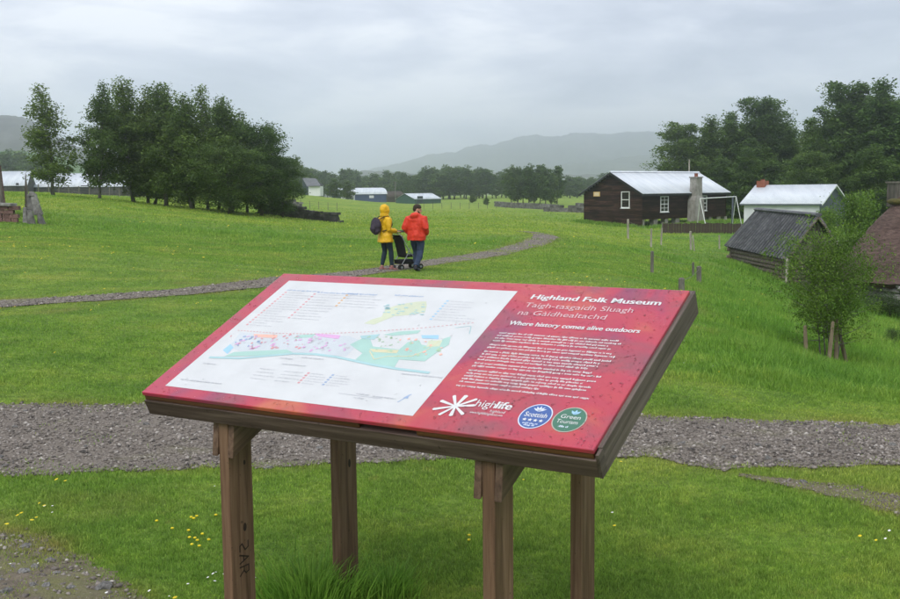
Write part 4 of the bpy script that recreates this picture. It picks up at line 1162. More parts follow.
# ------------------------------------------------------------------ trees
def leaves(cent, size, g, upb=0.5, asp=0.6):
    n = len(cent)
    nrm = g.normal(0, 1, (n, 3)); nrm[:, 2] = np.abs(nrm[:, 2]) + upb; nrm /= np.linalg.norm(nrm, axis=1)[:, None]
    a = np.cross(nrm, g.normal(0, 1, (n, 3))); a /= np.linalg.norm(a, axis=1)[:, None] + 1e-9
    b = np.cross(nrm, a)
    s = size * g.uniform(0.6, 1.35, n)[:, None]
    V = np.stack([cent - a * s, cent - b * s * asp, cent + a * s, cent + b * s * asp], 1)
    return V.reshape(-1, 3), (4 * np.arange(n)[:, None] + np.arange(4)[None])
def tree_meshes(name, seed, H, R, base=0.2, nbr=30, leaf_n=9000, leaf_s=0.12, prof='oval', rise=0.6, trunk_r=None, clus=0.10, stems=1, leafmat='leaf_birch', bark='bark', droop=0.0, spread=0.0, twig=True):
    g = np.random.default_rng(seed); trunk_r = trunk_r or H * 0.014
    mb = MB(); tips = []; wts = []
    for st in range(stems):
        so = np.array([g.normal(0, spread), g.normal(0, spread)]) if stems > 1 else np.zeros(2)
        lean = g.normal(0, 0.035, 2) + so * 0.35 / max(H, 1) * 3
        hs = H * (g.uniform(0.82, 1.0) if st else 1.0)
        zs = np.linspace(0, hs * 0.96, 9)
        wob = np.cumsum(g.normal(0, 0.012 * H, (9, 2)), axis=0); wob[0] = 0
        P = np.c_[so[0] + lean[0] * zs + wob[:, 0] * .6, so[1] + lean[1] * zs + wob[:, 1] * .6, zs]
        rr = trunk_r * (1 - 0.9 * (zs / hs)) * (1.0 if stems == 1 else 0.75); rr[0] *= 1.35
        mb.tube([Vector(p) for p in P], list(rr), 7)
        for k in range(nbr):
            t = base + (0.97 - base) * ((k + g.random()) / nbr)
            c = np.array([np.interp(t * hs, zs, P[:, j]) for j in range(3)])
            tt = (t - base) / (1 - base)
            if prof == 'oval': pr = math.sin(math.pi * min(max(0.12 + 0.80 * tt, 0), 1)) ** 0.7
            elif prof == 'birch': pr = (0.55 + 0.6 * tt) if tt < 0.35 else max(0.08, 0.80 * (1 - (tt - 0.35) / 0.65) ** 1.05)
            elif prof == 'cone': pr = max(0.05, (1 - tt) ** 0.8) * (0.8 + 0.2 * math.sin(tt * 20))
            elif prof == 'flat': pr = 0.55 + 0.5 * math.sin(math.pi * min(1, tt * 1.05)) if tt < 0.9 else 0.5
            else: pr = 1
            L = R * pr * g.uniform(0.62, 1.16)
            az = k * 2.39996 + g.normal(0, 0.35); el = rise * (0.5 + 0.7 * tt) + g.normal(0, 0.12)
            d = np.array([math.cos(az) * math.cos(el), math.sin(az) * math.cos(el), math.sin(el)])
            pts = [c]; dd = d.copy()
            for j in range(4):
                dd = dd + g.normal(0, 0.10, 3) + np.array([0, 0, -droop]); dd /= np.linalg.norm(dd)
                pts.append(pts[-1] + dd * L / 4)
            r0 = max(trunk_r * 0.34 * (1 - 0.7 * t), 0.006)
            mb.tube([Vector(p) for p in pts], [r0, r0 * .8, r0 * .6, r0 * .4, r0 * .18], 4)
            for j in range(1, 5):
                for q in range(2):
                    off = g.normal(0, 0.16 * L, 3); off[2] *= 0.6
                    tip = pts[j] + off
                    tips.append(tip); wts.append(L * (0.5 + 0.25 * j))
                    if twig and g.random() < 0.4:
                        mb.tube([Vector(pts[j]), Vector((pts[j] + tip) / 2 + g.normal(0, .03 * L, 3)), Vector(tip)], [r0 * .35, r0 * .25, r0 * .1], 3)
    tips = np.array(tips); wts = np.array(wts); wts /= wts.sum()
    ci = g.choice(len(tips), leaf_n, p=wts)
    # each clump has its own size, some are thin: gaps stay between them
    cs = (clus * R) * g.uniform(0.6, 1.5, len(tips))
    off = g.normal(0, 1, (leaf_n, 3)); off /= (np.linalg.norm(off, axis=1)[:, None] + 1e-9); off *= (g.random(leaf_n) ** 0.45)[:, None] * 1.6
    C = tips[ci] + off * cs[ci][:, None] * np.array([1.1, 1.1, 0.75])
    C[:, 2] = np.maximum(C[:, 2], 0.06 * H if base > 0.04 else 0.02)
    V, F = leaves(C, leaf_s, g)
    me_t = mb.mesh(name + '_trunk', True); me_t.materials.append(M[bark])
    me_c = np_mesh(name + '_crown', V, F); me_c.materials.append(M[leafmat])
    return me_t, me_c
def plant_tree(name, meshes, loc, s=1.0, rz=0.0, label=None, cat='tree', group=None, sz=None, parts=('trunk', 'crown')):
    e = empty(name, loc, rz); e.scale = (s, s, sz or s)
    mesh_obj(parts[0], meshes[0], None, e); mesh_obj(parts[1], meshes[1], None, e)
    return tag(e, label, cat, group)
def fit_tree(name, meshes, px, top, d, label, H0, wscale=1.0, group=None, rz=None, base_off=-0.1, cat='tree'):
    """stand a tree at column px and distance d so that its top shows at photo row top"""
    p = gz(px, d); ztop = at(px, top, d).z
    h = ztop - p.z; s = h / H0
    e = plant_tree(name, meshes, p + Vector((0, 0, base_off)), s * wscale, random.uniform(0, 6.28) if rz is None else rz, label, cat, group, s)
    return e
BIRCH = [tree_meshes('birch', 101 + i, 9.0, (2.2, 2.4, 2.7, 2.5)[i], 0.11, 40, (11000, 19000, 22000, 22000)[i], 0.085, 'birch', 0.62, 0.11, 0.15, leafmat='leaf_birch', bark='birch_bark') for i in range(4)]
OAK = [tree_meshes('broadleaf', 201 + i, 10.0, (3.4, 3.8, 3.2)[i], 0.10, 50, 26000, 0.105, 'oval', 0.5, 0.17, 0.15, leafmat='leaf_dark') for i in range(3)]
WOOD = [tree_meshes('wood_tree', 301 + i, 12.0, (3.1, 3.1, 2.7)[i], 0.06, 50, 27000, 0.115, ('oval', 'birch', 'cone')[i], (0.65, 0.7, 0.35)[i], 0.16, 0.14, leafmat='leaf_wood') for i in range(3)]
FARM = [tree_meshes('far_tree', 401 + i, 8.0, (2.4, 2.9, 2.0)[i], (0.14, 0.1, 0.2)[i], 28, 3600, 0.24, ('oval', 'birch', 'oval')[i], 0.5, 0.14, 0.17, leafmat='leaf_dark', twig=False) for i in range(3)]
# the clump on the knoll, left to right
clump = [
    (58, 84, 74, 0, 1.1, 'slender birch with airy top, leftmost of the knoll trees, in front of the white roofs'),
    (104, 84, 75, 1, 0.85, 'birch with forked light crown second from left in the knoll clump'),
    (138, 81, 78, 2, 1.00, 'tall birch with pale trunk showing, third from left in the knoll clump'),
    (170, 83, 77, 3, 1.05, 'broad dark tree in the middle of the knoll clump'),
    (211, 86, 79, 0, 0.85, 'thin spiky-topped birch rising behind the middle of the knoll clump'),
    (196, 96, 75, 2, 1.05, 'leafy birch just right of the middle of the knoll clump'),
    (152, 88, 80, 1, 0.9, 'narrow pointed birch behind the left middle of the knoll clump'),
    (250, 112, 79, 1, 0.95, 'birch second from the right end of the knoll clump'),
    (222, 97, 80, 1, 0.9, 'narrow birch behind the rounded birch right of the knoll middle'),
    (235, 101, 76, 3, 1.05, 'rounded birch third from the right end of the knoll clump'),
]
for px, top, d, k, ws, lab in clump:
    fit_tree('birch_tree', BIRCH[k], px, top, d, lab, 8.75, ws * 1.12, 'trees on the knoll')
fit_tree('broadleaf_tree', OAK[0], 264, 128, 75, 'low wide dark tree at the right end of the knoll clump', 10.0, 1.12, 'trees on the knoll')
fit_tree('broadleaf_tree', OAK[1], 232, 150, 72, 'dark low bushy tree in front at the right of the knoll clump', 10.0, 1.5, 'trees on the knoll')
fit_tree('broadleaf_tree', OAK[2], 158, 140, 78, 'dark bushy undergrowth tree at the foot of the middle knoll birches', 10.0, 1.5, 'trees on the knoll')
fit_tree('broadleaf_tree', OAK[1], 196, 142, 77, 'dark bushy undergrowth tree between the middle and right knoll birches', 10.0, 1.5, 'trees on the knoll')
fit_tree('broadleaf_tree', OAK[2], 285, 158, 77, 'small dark tree trailing off at the far right of the knoll clump', 10.0, 1.2, 'trees on the knoll')
# the wood behind the right hand houses: front row (each can be told apart by its top) and the mass behind
wood = [
    (686, 134, 128, 0, 1.25, 'dark tree at the left edge of the wood behind the timber hall'),
    (708, 122, 130, 1, 1.2, 'tall dark tree above the middle of the timber hall roof'),
    (735, 116, 132, 2, 1.1, 'tree with ragged top above the right end of the timber hall roof'),
    (763, 111, 130, 0, 1.1, 'highest tree of the group left of the sky notch in the wood'),
    (786, 132, 134, 1, 1.0, 'thin tree standing in the sky notch of the wood'),
    (752, 150, 118, 2, 1.4, 'low broad tree behind the right end of the timber hall'),
    (808, 124, 122, 1, 1.0, 'slim tree just right of the sky notch in the wood'),
    (828, 106, 118, 2, 1.05, 'tall green tree above the white cottage gable'),
    (852, 98, 116, 0, 1.1, 'tall rounded tree right of the white cottage roof'),
    (882, 86, 112, 2, 1.1, 'highest tree of the wood near the right edge of the picture'),
    (915, 84, 112, 1, 1.1, 'tall tree of the wood at the right edge above the thatched roof'),
    (955, 92, 112, 0, 1.1, 'tall tree of the wood behind the thatched house ridge'),
    (810, 160, 106, 0, 1.5, 'bushy tree directly behind the white cottage roof'),
    (868, 150, 104, 1, 1.4, 'bushy tree in front of the wood behind the bright green shrub'),
    (720, 160, 122, 1, 1.5, 'bushy tree at the foot of the wood behind the hall roof'),
    (900, 150, 102, 2, 1.4, 'bushy tree at the foot of the wood beside the thatched house chimney'),
]
for px, top, d, k, ws, lab in wood:
    fit_tree('woodland_tree', WOOD[k], px, top, d, lab, 11.2, ws * 1.1, 'trees of the right hand wood')
for i in range(18):
    px = 690 + i * 17 + random.uniform(-6, 6); d = random.uniform(136, 160)
    top = np.interp(px, [690, 760, 785, 800, 850, 900, 1000], [140, 126, 140, 132, 112, 102, 98]) + random.uniform(0, 12)
    fit_tree('woodland_tree', random.choice(WOOD), px, top, d, 'dark tree deep inside the right hand wood behind the front row', 11.2, 1.4, 'trees deep in the right hand wood')
# far tree line across the valley floor
def far_line(x0, x1, n, d0, d1, tops, lab, grp, ws=1.3, mat=None):
    for i in range(n):
        px = x0 + (x1 - x0) * (i + random.random()) / n
        top = np.interp(px, [t[0] for t in tops], [t[1] for t in tops]) + random.uniform(-3, 4)
        fit_tree('distant_tree', random.choice(FARM), px, top, random.uniform(d0, d1), lab, 8.0, ws * random.uniform(.85, 1.2), grp)
far_line(305, 430, 26, 330, 400, [(300, 168), (330, 172), (380, 174), (430, 178)], 'dark tree of the distant line behind the blue barn', 'distant trees behind the blue barn')
far_line(418, 515, 24, 300, 350, [(415, 180), (425, 172), (445, 169), (480, 172), (515, 174)], 'dark tree of the distant line between the green shed and the copse', 'distant trees right of the green shed')
far_line(555, 700, 34, 320, 380, [(550, 178), (600, 176), (700, 172)], 'dark tree of the distant line left of and behind the timber hall', 'distant trees behind the timber hall')
far_line(-60, 60, 12, 260, 330, [(-60, 158), (0, 152), (30, 154), (60, 160)], 'hazy tree beyond the white roofs at the far left', 'distant trees beyond the white roofs', 1.2)
far_line(255, 318, 10, 215, 250, [(255, 160), (285, 158), (302, 163), (318, 174)], 'dark tree behind the white gabled cottage', 'trees behind the white gabled cottage', 1.0)
for i in range(9):
    px = 512 + i * 5.6
    fit_tree('copse_tree', FARM[i % 3], px, 168 + random.uniform(-3, 4), 205 + random.uniform(-6, 8), 'slim dark tree, %s from the left in the small copse alone in the far field' % ('first', 'second', 'third', 'fourth', 'fifth', 'sixth', 'seventh', 'eighth', 'ninth')[i], 8.0, 0.85, 'copse trees in the far field')
for px, top, d, lab in ((337, 178, 215, 'round green bush tree just right of the white gabled cottage'), (350, 180, 225, 'pale green bush tree left of the blue barn'), (405, 172, 300, 'tall narrow tree above the blue barn'),
                        (388, 170, 330, 'dark pointed tree above the end of the blue barn'), (473, 194, 215, 'low dark shrub in the far field right of the green shed'), (487, 197, 190, 'small round shrub in the far field left of the copse')):
    fit_tree('field_tree', FARM[1], px, top, d, lab, 8.0, 1.5 if top > 176 else 1.1)

# ------------------------------------------------------------------ walls and fences in the far field
def wall_mesh(p0, p1, h, wd, stone, seed, ragged=0.25):
    g = random.Random(seed); p0, p1 = Vector(p0), Vector(p1); L = (p1 - p0).length; t = (p1 - p0) / L
    t.z = 0; t.normalize(); n = Vector((-t.y, t.x, 0)); mb = MB(); k = 0
    row = 0; z = 0
    while z < h:
        rh = stone * g.uniform(.6, .9); x = -g.random() * stone
        while x < L:
            w = stone * g.uniform(.7, 1.7)
            hl = h * (1 - ragged * (0.5 + 0.5 * math.sin(x * 1.3 + seed) * math.sin(x * .41)))
            if z < hl:
                c = p0 + t * (x + w / 2); gzv = z1(c.x, c.y)
                mb.box((c.x, c.y, gzv + z + rh / 2 - 0.05), (w * .97, wd * g.uniform(.85, 1.1), rh * .97), rotm(math.atan2(t.y, t.x) + g.uniform(-.06, .06), g.uniform(-.05, .05), g.uniform(-.05, .05)), g.uniform(.85, 1))
            x += w
        z += rh
    return mb
def dry_wall(label, a, b, h, wd, stone, mat, seed, ragged=0.25):
    p0, p1 = gz(*a), gz(*b); e = empty('stone_wall', (p0 + p1) / 2)
    o = stuff(wall_mesh(p0, p1, h, wd, stone, seed, ragged).build('stonework', mat)); o.parent = e; o.location = -e.location
    return tag(e, label, 'wall')
dry_wall('long dark dry stone wall at the foot of the knoll trees', (262, 82), (338, 80), 0.85, 0.6, 0.30, M['stone_dark'], 1, 0.3)
dry_wall('broken stone wall stub behind the dark field wall', (276, 118), (302, 120), 0.9, 0.6, 0.35, M['stone_mid'], 2, 0.6)
dry_wall('grey tumbled stone wall below the far copse', (497, 175), (560, 150), 0.9, 0.7, 0.4, M['stone_mid'], 3, 0.5)
dry_wall('grey stone wall left of the timber hall in the far field', (545, 140), (592, 136), 1.1, 0.7, 0.4, M['stone_mid'], 4, 0.5)
def wire_fence(label, pts, hgt=1.1, r=0.06, mat='post_dark', wires=3, lean=0.03, seed=1, wr=0.006):
    g = random.Random(seed); e = empty('wire_fence', pts[0]); tops = []
    for p in pts:
        h = hgt * g.uniform(.9, 1.1); tp = Vector((g.gauss(0, lean) * h, g.gauss(0, lean) * h, h))
        mb = MB().tube([(0, 0, -.15), tp * .5, tp, tp + Vector((0, 0, r * .4))], [r, r * .96, r * .92, r * .5], 8)
        o = mb.build('post', M[mat], e); o.location = Vector(p) - e.location
        tops.append((Vector(p) - e.location, tp))
    for w in range(wires):
        k = 0.95 - w * 0.28
        path = []
        for (b0, t0), (b1, t1) in zip(tops[:-1], tops[1:]):
            A = b0 + t0 * k; B = b1 + t1 * k
            path += [A, (A + B) / 2 - Vector((0, 0, 0.02 * (B - A).length / 3))]
        path.append(tops[-1][0] + tops[-1][1] * k)
        MB().tube(path, wr, 4).build('wire', M['wire'], e)
    return tag(e, label, 'fence')
wire_fence('thin wire fence with dark posts crossing the far field behind the walkers', [gz(px, 150 + (px - 350) * .02) for px in range(425, 560, 9)], 0.9, 0.035, 'post_dark', 2, 0.02, 5, 0.006)
wire_fence('wire fence with slim posts on the green bank below the white gabled cottage', [gz(px, 128) for px in range(285, 345, 9)], 0.9, 0.035, 'post_dark', 2, 0.02, 6, 0.006)
# ------------------------------------------------------------------ buildings
def house_frame(name, corner, ang, label, cat='building'):
    e = empty(name, corner, ang); return tag(e, label, cat)
def gable_poly(W, eave, ridge): return [(0, 0), (W, 0), (W, eave), (W / 2, ridge), (0, eave)]
def weatherboard(L, z0, z1_, pitch, mat, name, parent, place, seed=0, clip=None):
    """one lapped cladding wall: boards overlap like clapboard; place maps (x, out, z) to house space"""
    g = random.Random(seed); mb = MB(); z = z0
    while z < z1_ - 0.01:
        zt = min(z + pitch, z1_)
        x0, x1 = (0, L) if clip is None else clip((z + zt) / 2)
        if x1 - x0 > 0.05:
            xs = [x0]
            while xs[-1] < x1 - 0.1: xs.append(min(x1, xs[-1] + g.uniform(2.2, 4.2)))
            for a, b in zip(xs[:-1], xs[1:]):
                o_ = g.uniform(0.0, 0.006)
                mb.hexa([place(a + .003, 0.032 + o_, z - .012), place(b - .003, 0.032 + o_, z - .012), place(b - .003, 0, z - .012), place(a + .003, 0, z - .012),
                         place(a + .003, 0.012 + o_, zt), place(b - .003, 0.012 + o_, zt), place(b - .003, 0, zt), place(a + .003, 0, zt)])
        z = zt
    return stuff(mb.build(name, mat, parent))
def corrugated(name, p00, p10, p11, p01, mat, parent, pitch=0.15, amp=0.018, nrow=2, sm=True):
    """sheet with ribs running from the p00-p10 edge (eave) to the p01-p11 edge (ridge)"""
    p00, p10, p11, p01 = map(Vector, (p00, p10, p11, p01))
    L = (p10 - p00).length; n = max(4, int(L / pitch) * 4)
    nrm = (p10 - p00).cross(p01 - p00).normalized()
    V = []; F = []
    for i in range(n + 1):
        k = i / n; a = math.sin(i * math.pi / 2) * amp
        for j in range(nrow):
            q = j / (nrow - 1)
            V.append(p00.lerp(p10, k).lerp(p01.lerp(p11, k), q) + nrm * a)
    for i in range(n):
        for j in range(nrow - 1):
            F.append((i * nrow + j, (i + 1) * nrow + j, (i + 1) * nrow + j + 1, i * nrow + j + 1))
    mb = MB(); mb.add(V, F); o = mb.build(name, mat, parent, smooth=sm)
    s = o.modifiers.new('thickness', 'SOLIDIFY'); s.thickness = 0.02; s.offset = -1
    return o
def window(parent, place, w, h, cols, rows, frame=0.07, name='window'):
    """place(x, out, z) with x, z measured from the window's lower left corner"""
    mb = MB()
    def bar(x0, x1, z0, z1_, o0, o1):
        mb.hexa([place(x0, o1, z0), place(x1, o1, z0), place(x1, o0, z0), place(x0, o0, z0), place(x0, o1, z1_), place(x1, o1, z1_), place(x1, o0, z1_), place(x0, o0, z1_)])
    bar(0, frame, 0, h, 0.0, .075); bar(w - frame, w, 0, h, 0.0, .075); bar(frame, w - frame, h - frame, h, 0.0, .074); bar(frame, w - frame, 0, frame, 0.0, .074)
    win = mb.build(name, M['white_paint'], parent)
    mb = MB()
    for c in range(1, cols):
        x = w * c / cols; bar(x - .018, x + .018, frame, h - frame, .035, .062)
    for r in range(1, rows):
        z = h * r / rows; k = .032 if (r * 2 == rows) else .018; bar(frame, w - frame, z - k, z + k, .036, .066 if k > .02 else .060)
    mb.build('glazing_bar', M['white_paint'], win)
    mb = MB(); mb.add([place(frame, .03, frame), place(w - frame, .03, frame), place(w - frame, .03, h - frame), place(frame, .03, h - frame)], [(0, 1, 2, 3)])
    mb.build('pane', M['glass'], win)
    mb = MB(); bar(-.05, w + .05, -.06, -.001, 0, .12); mb.build('sill', M['white_paint'], win)
    return win

# --- timber hall
HB = at(642, 226, 92); hz = HB.z - .05
hall_ang = rad(41)                                            # long wall runs right and away
HL, HW = 12.6, 6.8
EAVE = at(642, 192.5, 92).z - hz; RIDGE = at(616, 172.5, 94.4).z - hz
hdir = Vector((math.cos(hall_ang), math.sin(hall_ang), 0))
def hall_x(px):
    s = ray(px, 200)[0]; return (s * HB.y - HB.x) / (hdir.x - s * hdir.y)
hall = house_frame('timber_hall', (HB.x, HB.y, hz), hall_ang, 'dark brown timber clad hall with pale metal roof and outside chimney', 'building')
# local x along the long front wall, y towards the back: the gable in view is the plane x = 0
FL0 = 0.62                                                    # floor lifted on blocks
mb = MB().hexa([(0.05, 0.05, FL0), (HL - .05, 0.05, FL0), (HL - .05, HW - .05, FL0), (0.05, HW - .05, FL0), (0.05, 0.05, EAVE - .02), (HL - .05, 0.05, EAVE - .02), (HL - .05, HW - .05, EAVE - .02), (0.05, HW - .05, EAVE - .02)])
mb.build('wall', M['black_trim'], hall)
for x in (0.05, HL - .05 - .03):
    MB().prism([(x, .05, EAVE - .02), (x, HW - .05, EAVE - .02), (x, HW / 2, RIDGE - .06)], (.03, 0, 0)).build('gable', M['black_trim'], hall)
weatherboard(HL, FL0, EAVE, 0.17, M['barn_wood'], 'cladding', hall, lambda x, o, z: (x, .05 - o, z), 1)
def gclip(z):
    if z <= EAVE: return 0, HW
    k = (z - EAVE) / (RIDGE - EAVE); return k * HW / 2, HW - k * HW / 2
weatherboard(HW, 0.05, RIDGE, 0.17, M['barn_wood'], 'cladding', hall, lambda x, o, z: (.05 - o, x, z), 2, gclip)
weatherboard(HW, FL0, RIDGE, 0.17, M['barn_wood'], 'cladding', hall, lambda x, o, z: (HL - .05 + o, x, z), 3, gclip)
ov = 0.32; sl = (RIDGE - EAVE) / (HW / 2)
corrugated('roof', (-ov, -ov, EAVE - ov * sl + .07), (HL + ov, -ov, EAVE - ov * sl + .07), (HL + ov, HW / 2, RIDGE + .07), (-ov, HW / 2, RIDGE + .07), M['roof_white'], hall, 0.16, 0.02)
corrugated('roof', (HL + ov, HW + ov, EAVE - ov * sl + .07), (-ov, HW + ov, EAVE - ov * sl + .07), (-ov, HW / 2, RIDGE + .07), (HL + ov, HW / 2, RIDGE + .07), M['roof_white'], hall, 0.16, 0.02)
MB().prism([(-ov - .02, HW / 2 - .14, RIDGE + .04), (-ov - .02, HW / 2 + .14, RIDGE + .04), (-ov - .02, HW / 2, RIDGE + .16)], (HL + 2 * ov + .04, 0, 0)).build('ridge_cap', M['roof_white'], hall)
for sy in (0, 1):                                             # dark barge boards and fascia
    y0 = -ov if sy == 0 else HW + ov
    for x in (-ov - .035, HL + ov + .005):
        MB().prism([(x, y0, EAVE - ov * sl - .16), (x, HW / 2, RIDGE - .16), (x, HW / 2, RIDGE + .045), (x, y0, EAVE - ov * sl + .045)], (.03, 0, 0)).build('barge_board', M['black_trim'], hall)
MB().box((HL / 2, -ov + .02, EAVE - ov * sl - .06), (HL + 2 * ov - .02, .03, .16)).build('eaves_board', M['black_trim'], hall)
for x, zz in ((1.35, .9), (3.35, .9)): pass
window(hall, lambda x, o, z: (hall_x(664) - .5 + x, .05 - o, EAVE - 1.75 + z), 1.15, 1.4, 2, 4)
window(hall, lambda x, o, z: (hall_x(702) - .4 + x, .05 - o, EAVE - 1.75 + z), 1.15, 1.4, 2, 4)
window(hall, lambda x, o, z: (.05 - o, 2.35 - x, 1.62 + z), 0.95, 1.45, 1, 2)
sg = MB().box((-.02, 5.2, 3.05 - .2), (.05, .75, .42)).build('notice', M['yellow_sign'], hall)
mb = MB()
for k in range(3): mb.add([(-.0475, 4.92, 2.96 - .09 * k), (-.0475, 5.48, 2.96 - .09 * k), (-.0475, 5.48, 2.925 - .09 * k), (-.0475, 4.92, 2.925 - .09 * k)], [(0, 1, 2, 3)])
stuff(mb.build('notice_text', M['white_paint'], sg))
# chimney on the front wall
ch = MB().hexa([(5.55, -.95, -.15), (7.0, -.95, -.15), (7.0, -.01, -.15), (5.55, -.01, -.15), (5.62, -.85, 2.55), (6.93, -.85, 2.55), (6.93, -.01, 2.55), (5.62, -.01, 2.55)])
ch.hexa([(5.62, -.85, 2.55), (6.93, -.85, 2.55), (6.93, -.01, 2.55), (5.62, -.01, 2.55), (5.82, -.80, 3.0), (6.72, -.80, 3.0), (6.72, -.05, 3.0), (5.82, -.05, 3.0)])
ch.hexa([(5.82, -.80, 3.0), (6.72, -.80, 3.0), (6.72, -.05, 3.0), (5.82, -.05, 3.0), (5.84, -.78, 4.9), (6.70, -.78, 4.9), (6.70, -.07, 4.9), (5.84, -.07, 4.9)])
chim = ch.build('chimney', M['concrete'], hall); chim.location.x = hall_x(692) - 6.27; chim.scale.z = (at(691, 173.5, HB.y + 4).z - hz) / 5.35
MB().box((6.27, -.425, 4.96), (1.0, .86, .12)).build('chimney_cap', M['concrete'], chim)
MB().tube([(6.27, -.42, 5.02), (6.27, -.42, 5.15), (6.27, -.42, 5.38)], [.19, .16, .17], 10).build('chimney_pot', M['brick'], chim)
for i, x in enumerate((0.25, 2.05, 3.6, 5.2, 7.6, 8.9, 10.2, 11.6, 12.7)):
    MB().box((x, .35, FL0 / 2 - .2), (.55 if i % 2 else .42, .5, FL0 + .38)).build('foundation_block', M['concrete'], hall)
for y in (1.6, 3.2, 4.8, 6.1):
    MB().box((.4, y, FL0 / 2 - .2), (.5, .45, FL0 + .36)).build('foundation_block', M['concrete'], hall)
MB().tube([(HL + .1, HW / 2 + 1.0, -.2), (HL + .1, HW / 2 + 1.0, 3.0), (HL + .12, HW / 2 + 1.0, 6.1)], [.09, .08, .06], 8).build('pole', M['post_pale'], hall)['label'] = 'pale pole standing up behind the roof ridge'
# --- swing frame in front of the hall's right end
def px_bar(name, a, b, r, mat, e):
    A = Vector(a) - e.location; B = Vector(b) - e.location
    return MB().tube([A, (A + B) / 2, B], r, 8).build(name, M[mat], e)
sd = 86.0
sA, sB = gz(702, sd), gz(737, sd + 4)
swing = tag(empty('swing_frame', (sA + sB) / 2), 'white metal swing frame standing before the right end of the timber hall', 'swing frame')
tA, tB = at(700, 198.5, sd), at(736, 196.5, sd + 4)
px_bar('top_bar', tA, tB, .036, 'white_paint', swing)
for t_, px_f in ((tA, 705.5), (tB, 740.5)):
    f = gz(px_f, t_.y - .6); px_bar('leg', t_, f - Vector((0, 0, .06)), .034, 'white_paint', swing)
    f2 = gz(px_f - 9.5, t_.y + 1.3); px_bar('leg', t_, f2 - Vector((0, 0, .06)), .028, 'white_paint', swing)
f = gz(731, 92); e_ = tag(empty('clothes_pole', f), 'dark blue-grey upright post beside the swing frame at the hall corner', 'post')
MB().tube([(0, 0, -.1), (0, 0, 1.3), (0, 0, 2.35)], [.09, .085, .08], 8).build('shaft', M['slate_wall'], e_); MB().box((0, 0, 2.4), (.22, .22, .06)).build('cap', M['slate_wall'], e_)

# --- white cottage
CB = at(820, 204, 84)
cot_ang = rad(180 - 40)
CL, CW, CE, CR = 6.4, 5.6, 2.55, 3.95
cz = CB.z - CE + .1
cot = house_frame('white_cottage', (CB.x, CB.y, cz), 0, 'white walled cottage with pale metal roof and dark slate gable', 'cottage')
la = Vector((math.cos(cot_ang), math.sin(cot_ang), 0)); ga = Vector((math.cos(cot_ang - math.pi / 2), math.sin(cot_ang - math.pi / 2), 0))
def CP(x, y, z): return la * x + ga * y + Vector((0, 0, z))
mb = MB().hexa([CP(0, 0, -.4), CP(CL, 0, -.4), CP(CL, CW, -.4), CP(0, CW, -.4), CP(0, 0, CE), CP(CL, 0, CE), CP(CL, CW, CE), CP(0, CW, CE)]); mb.build('wall', M['white_wall'], cot)
MB().prism([CP(-.012, .0, -.4), CP(-.012, CW, -.4), CP(-.012, CW, CE), CP(-.012, CW / 2, CR - .04), CP(-.012, 0, CE)], -la * -.04).build('gable', M['slate_wall'], cot)
MB().prism([CP(CL - .05, 0, CE), CP(CL - .05, CW, CE), CP(CL - .05, CW / 2, CR - .04)], la * .04).build('gable', M['white_wall'], cot)
csl = (CR - CE) / (CW / 2); co_ = .28
corrugated('roof', CP(CL + co_, -co_, CE - co_ * csl + .06), CP(-co_, -co_, CE - co_ * csl + .06), CP(-co_, CW / 2, CR + .06), CP(CL + co_, CW / 2, CR + .06), M['roof_white'], cot, .16, .015)
corrugated('roof', CP(-co_, CW + co_, CE - co_ * csl + .06), CP(CL + co_, CW + co_, CE - co_ * csl + .06), CP(CL + co_, CW / 2, CR + .06), CP(-co_, CW / 2, CR + .06), M['roof_white'], cot, .16, .015)
for y0 in (-co_, CW + co_):
    MB().prism([CP(-co_ - .03, y0, CE - co_ * csl - .08), CP(-co_ - .03, CW / 2, CR - .08), CP(-co_ - .03, CW / 2, CR + .05), CP(-co_ - .03, y0, CE - co_ * csl + .05)], la * .03).build('barge_board', M['white_paint'], cot)
MB().hexa([CP(-co_, -co_ + .01, CE - co_ * csl - .07), CP(CL + co_, -co_ + .01, CE - co_ * csl - .07), CP(CL + co_, -co_ + .04, CE - co_ * csl - .07), CP(-co_, -co_ + .04, CE - co_ * csl - .07),
           CP(-co_, -co_ + .01, CE - co_ * csl + .03), CP(CL + co_, -co_ + .01, CE - co_ * csl + .03), CP(CL + co_, -co_ + .04, CE - co_ * csl + .03), CP(-co_, -co_ + .04, CE - co_ * csl + .03)]).build('gutter', M['slate_wall'], cot)
cc_ = MB().hexa([CP(CL - .75, CW / 2 - .4, CR - .5), CP(CL + .0, CW / 2 - .4, CR - .5), CP(CL + .0, CW / 2 + .4, CR - .5), CP(CL - .75, CW / 2 + .4, CR - .5),
               CP(CL - .75, CW / 2 - .4, CR + .42), CP(CL + .0, CW / 2 - .4, CR + .42), CP(CL + .0, CW / 2 + .4, CR + .42), CP(CL - .75, CW / 2 + .4, CR + .42)]).build('chimney', M['brick'], cot)
for q in (-.2, .2):
    pz = CP(CL - .38, CW / 2 + q, CR + .4); MB().tube([pz, pz + Vector((0, 0, .06)), pz + Vector((0, 0, .14))], [.12, .10, .11], 8).build('chimney_pot', M['brick'], cc_)
window(cot, lambda x, o, z: CP(1.4 + x, -o, .75 + z), 1.0, 1.15, 2, 2)
window(cot, lambda x, o, z: CP(4.6 + x, -o, .75 + z), 1.0, 1.15, 2, 2)
for v in (M['white_wall'],):
    MB().hexa([CP(2.9, -.05, -.35), CP(3.8, -.05, -.35), CP(3.8, .0, -.35), CP(2.9, 0, -.35), CP(2.9, -.05, 1.85), CP(3.8, -.05, 1.85), CP(3.8, 0, 1.85), CP(2.9, 0, 1.85)]).build('door', M['blue_door'], cot)

